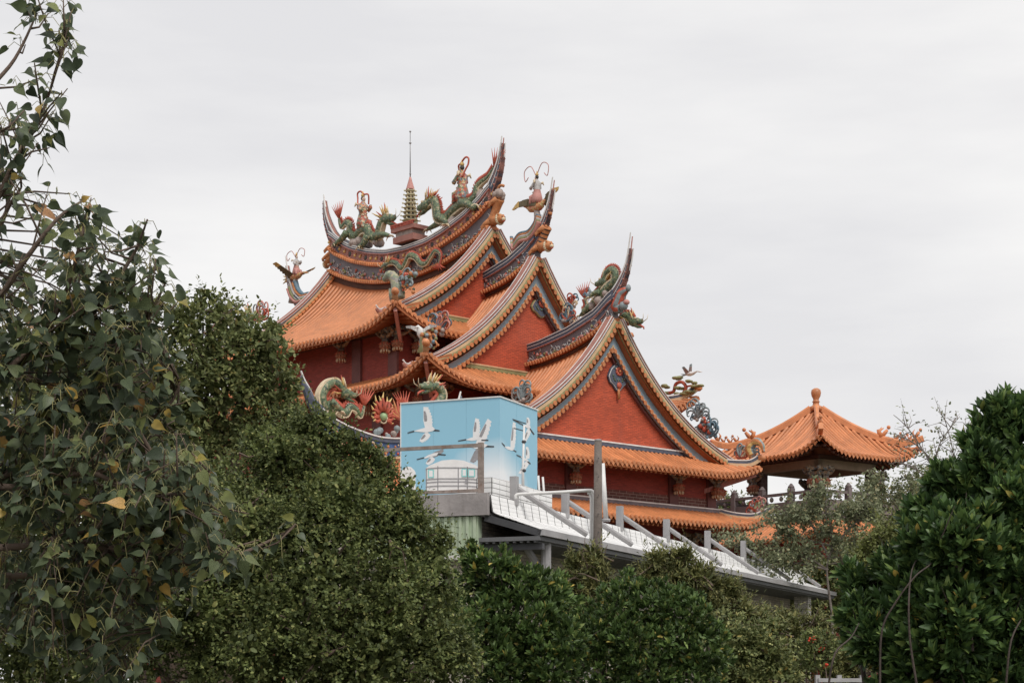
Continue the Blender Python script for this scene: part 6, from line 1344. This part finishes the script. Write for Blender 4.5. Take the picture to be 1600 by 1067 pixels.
# ---- bodhi fig in the left foreground: long-stalked hanging heart leaves
bb = Vector((P(-260, 1000, 9.6).x, 9.6, 0)); bod = empty('bodhi_fig_tree', bb, 0, 'large-leaved fig with hanging heart-shaped leaves, some yellow, filling the left edge', 'fig tree')
limbs = [((-260,900),(-160,760),(-60,640),(30,560),(90,480),(130,400),(142,330)), ((-260,800),(-120,560),(-40,380),(20,260),(60,170),(100,60)), ((-260,700),(-120,400),(-40,200),(20,90),(50,10)), ((-200,860),(-60,780),(60,720),(170,690),(260,640),(285,600)),
         ((-200,900),(-40,860),(90,850),(200,860),(290,880),(360,875),(430,840),(462,818)), ((-160,760),(-20,690),(90,640),(180,560),(230,500),(262,440)), ((-200,960),(-60,930),(60,930),(130,960),(180,1000),(200,1050)), ((-160,720),(-20,600),(70,540),(150,490),(200,400),(232,345)),
         ((-200,820),(-40,760),(60,760),(140,740),(220,770),(300,770),(330,735)), ((20,590),(110,600),(190,640),(250,720),(290,745)), ((-120,560),(-30,480),(40,400),(90,340),(120,300)), ((-60,900),(60,900),(150,890),(230,930),(265,985)), ((-120,560),(-60,330),(-10,230),(30,200)), ((-100,600),(-40,430),(0,330),(30,290)), ((90,850),(170,820),(250,820),(320,790),(330,765))]
m = MB(); m2 = MB(); m3 = MB(); limb_pts = []; LP_, LY, LZ, LS = [], [], [], []; rd = random.Random(21)
m.tube([(0, 0, 0), P(-260, 900, 9.6)-bb, P(-250, 640, 9.6)-bb], [.16, .13, .08], 9)
def stalk_leaf(a, t, hang=1.0):
    out_ = Vector((rd.gauss(0, .6), rd.gauss(-.25, .6), rd.gauss(.25, .35))).normalized(); l_ = rd.uniform(.05, .10)
    b = a+out_*l_*.6+Vector((0, 0, .01)); c = a+out_*l_*1.05+Vector((0, 0, -.035*hang)); m3.tube([a, b, c], [.0024, .002, .0018], 3, cap=False)
    y = (Vector((0, 0, -1))*rd.uniform(.2, 1.0)+out_*.65+Vector((rd.gauss(0, .42), rd.gauss(0, .42), rd.gauss(0, .15)))).normalized(); z = Vector((rd.gauss(0, .9), -.8+rd.gauss(0, .6), rd.gauss(.6, .5))).normalized()
    LP_.append(c); LY.append(y); LZ.append(z); LS.append(rd.uniform(.038, .082))
def in_bodhi(px, py):          # the crown thins out towards its rim
    return px < interp(((0,130),(120,110),(200,105),(285,30),(300,200),(340,245),(420,272),(520,255),(600,280),(700,305),(760,320),(830,470),(880,430),(930,270),(1067,215)), py)
for L in limbs:
    Yd = 9.2+rd.uniform(-.5, .6); c = catmull([P(x, y_, Yd)+Vector((0, rd.gauss(0, .06), 0))-bb for x, y_ in L], 7); K = len(c); m.tube(c, [.024*(1-.8*i/(K-1)) for i in range(K)], 6)
    limb_pts.append(c)
    for k in range(78 if L[0][1] > 715 else 11):
        i = rd.randrange(K//4, K); a = c[i]; t = (c[min(i+1, K-1)]-c[max(i-1, 0)]).normalized(); dv = (t*.7+Vector((rd.gauss(0, .55), rd.gauss(0, .55), rd.gauss(.15, .5)))).normalized(); l_ = rd.uniform(.12, .42)
        b = a+dv*l_*.5; e_ = a+dv*l_+Vector((0, 0, rd.uniform(-.05, .08))); q = e_+bb
        qx, qy = HX+F*q.x/q.y, HY-F*(q.z-EYE)/q.y
        if not in_bodhi(qx, qy) or rd.random() > interp(((0, .8), (180, .6), (250, .22), (320, .3), (390, .55), (480, .85), (560, 1)), qy): continue
        m2.tube([a, b, e_], [.006, .005, .003], 4); n_ = rd.randint(3, 7)
        for j in range(n_): f = .3+.75*j/n_; stalk_leaf(a+(e_-a)*min(f, 1), dv)
    for k in range(5): stalk_leaf(c[-1]+(c[-2]-c[-1])*rd.random()*2, t)
nodes_ = [p for L in limb_pts for p in L]
for k in range(640):
    py = rd.uniform(350, 1050); px = rd.uniform(-40, 330); 
    if not in_bodhi(px+15, py) or (py < 520 and rd.random() > interp(((350, .2), (430, .45), (520, .9)), py)) or (py > 960 and rd.random() > .6): continue
    e_ = P(px, py, rd.uniform(8.7, 10.3))-bb; near = min(nodes_, key=lambda q: (q-e_).length); d0 = e_-near
    if d0.length > .9: near = e_-d0.normalized()*.9
    mid_ = near+(e_-near)*.55+Vector((0, 0, .05)); m2.tube([near, mid_, e_], [.006, .0045, .0025], 4)
    for j in range(rd.randint(4, 7)): stalk_leaf(e_+(mid_-e_)*rd.random()*.9, d0)
m.build('trunk', BARK, bod, True); tag(m2.build('twigs', BARK, bod, True), kind='stuff'); tag(m3.build('leaf_stalks', M('pale_leaf_stalk', (.26,.24,.10), .5, .1), bod, True), kind='stuff')
LP_, LY, LZ, LS = np.array(LP_), np.array(LY), np.array(LZ), np.array(LS)
wp = LP_+np.array(bb); px_ = HX+F*wp[:, 0]/wp[:, 1]; inv = (px_ > 0) & (wp[:, 2] > EYE-.05); sel = np.zeros(len(LP_), bool); sel[np.argsort(-np.where(inv, LS*3-wp[:, 1]*.25, -99))[:300]] = True
inst('crown', leaves_mesh('crown', HEART, LP_[~sel], LY[~sel], LZ[~sel], LS[~sel], LM_B), bod)['kind'] = 'stuff'
one = leaves_mesh('leaf', HEART, np.zeros((1, 3)), np.array([[0., 1, 0]]), np.array([[0., 0, 1]]), 1.0, LM_B)
for i in np.where(sel)[0]:
    yy = Vector(LY[i]); xx = yy.cross(Vector(LZ[i])).normalized(); zz = xx.cross(yy); s_ = LS[i]; inst('leaf', one, bod, frame(xx*s_, yy*s_, zz*s_, LP_[i]))
print('bodhi leaves', len(LP_), 'tris', sum(len(o.data.polygons) for o in bpy.data.objects if o.type == 'MESH'))
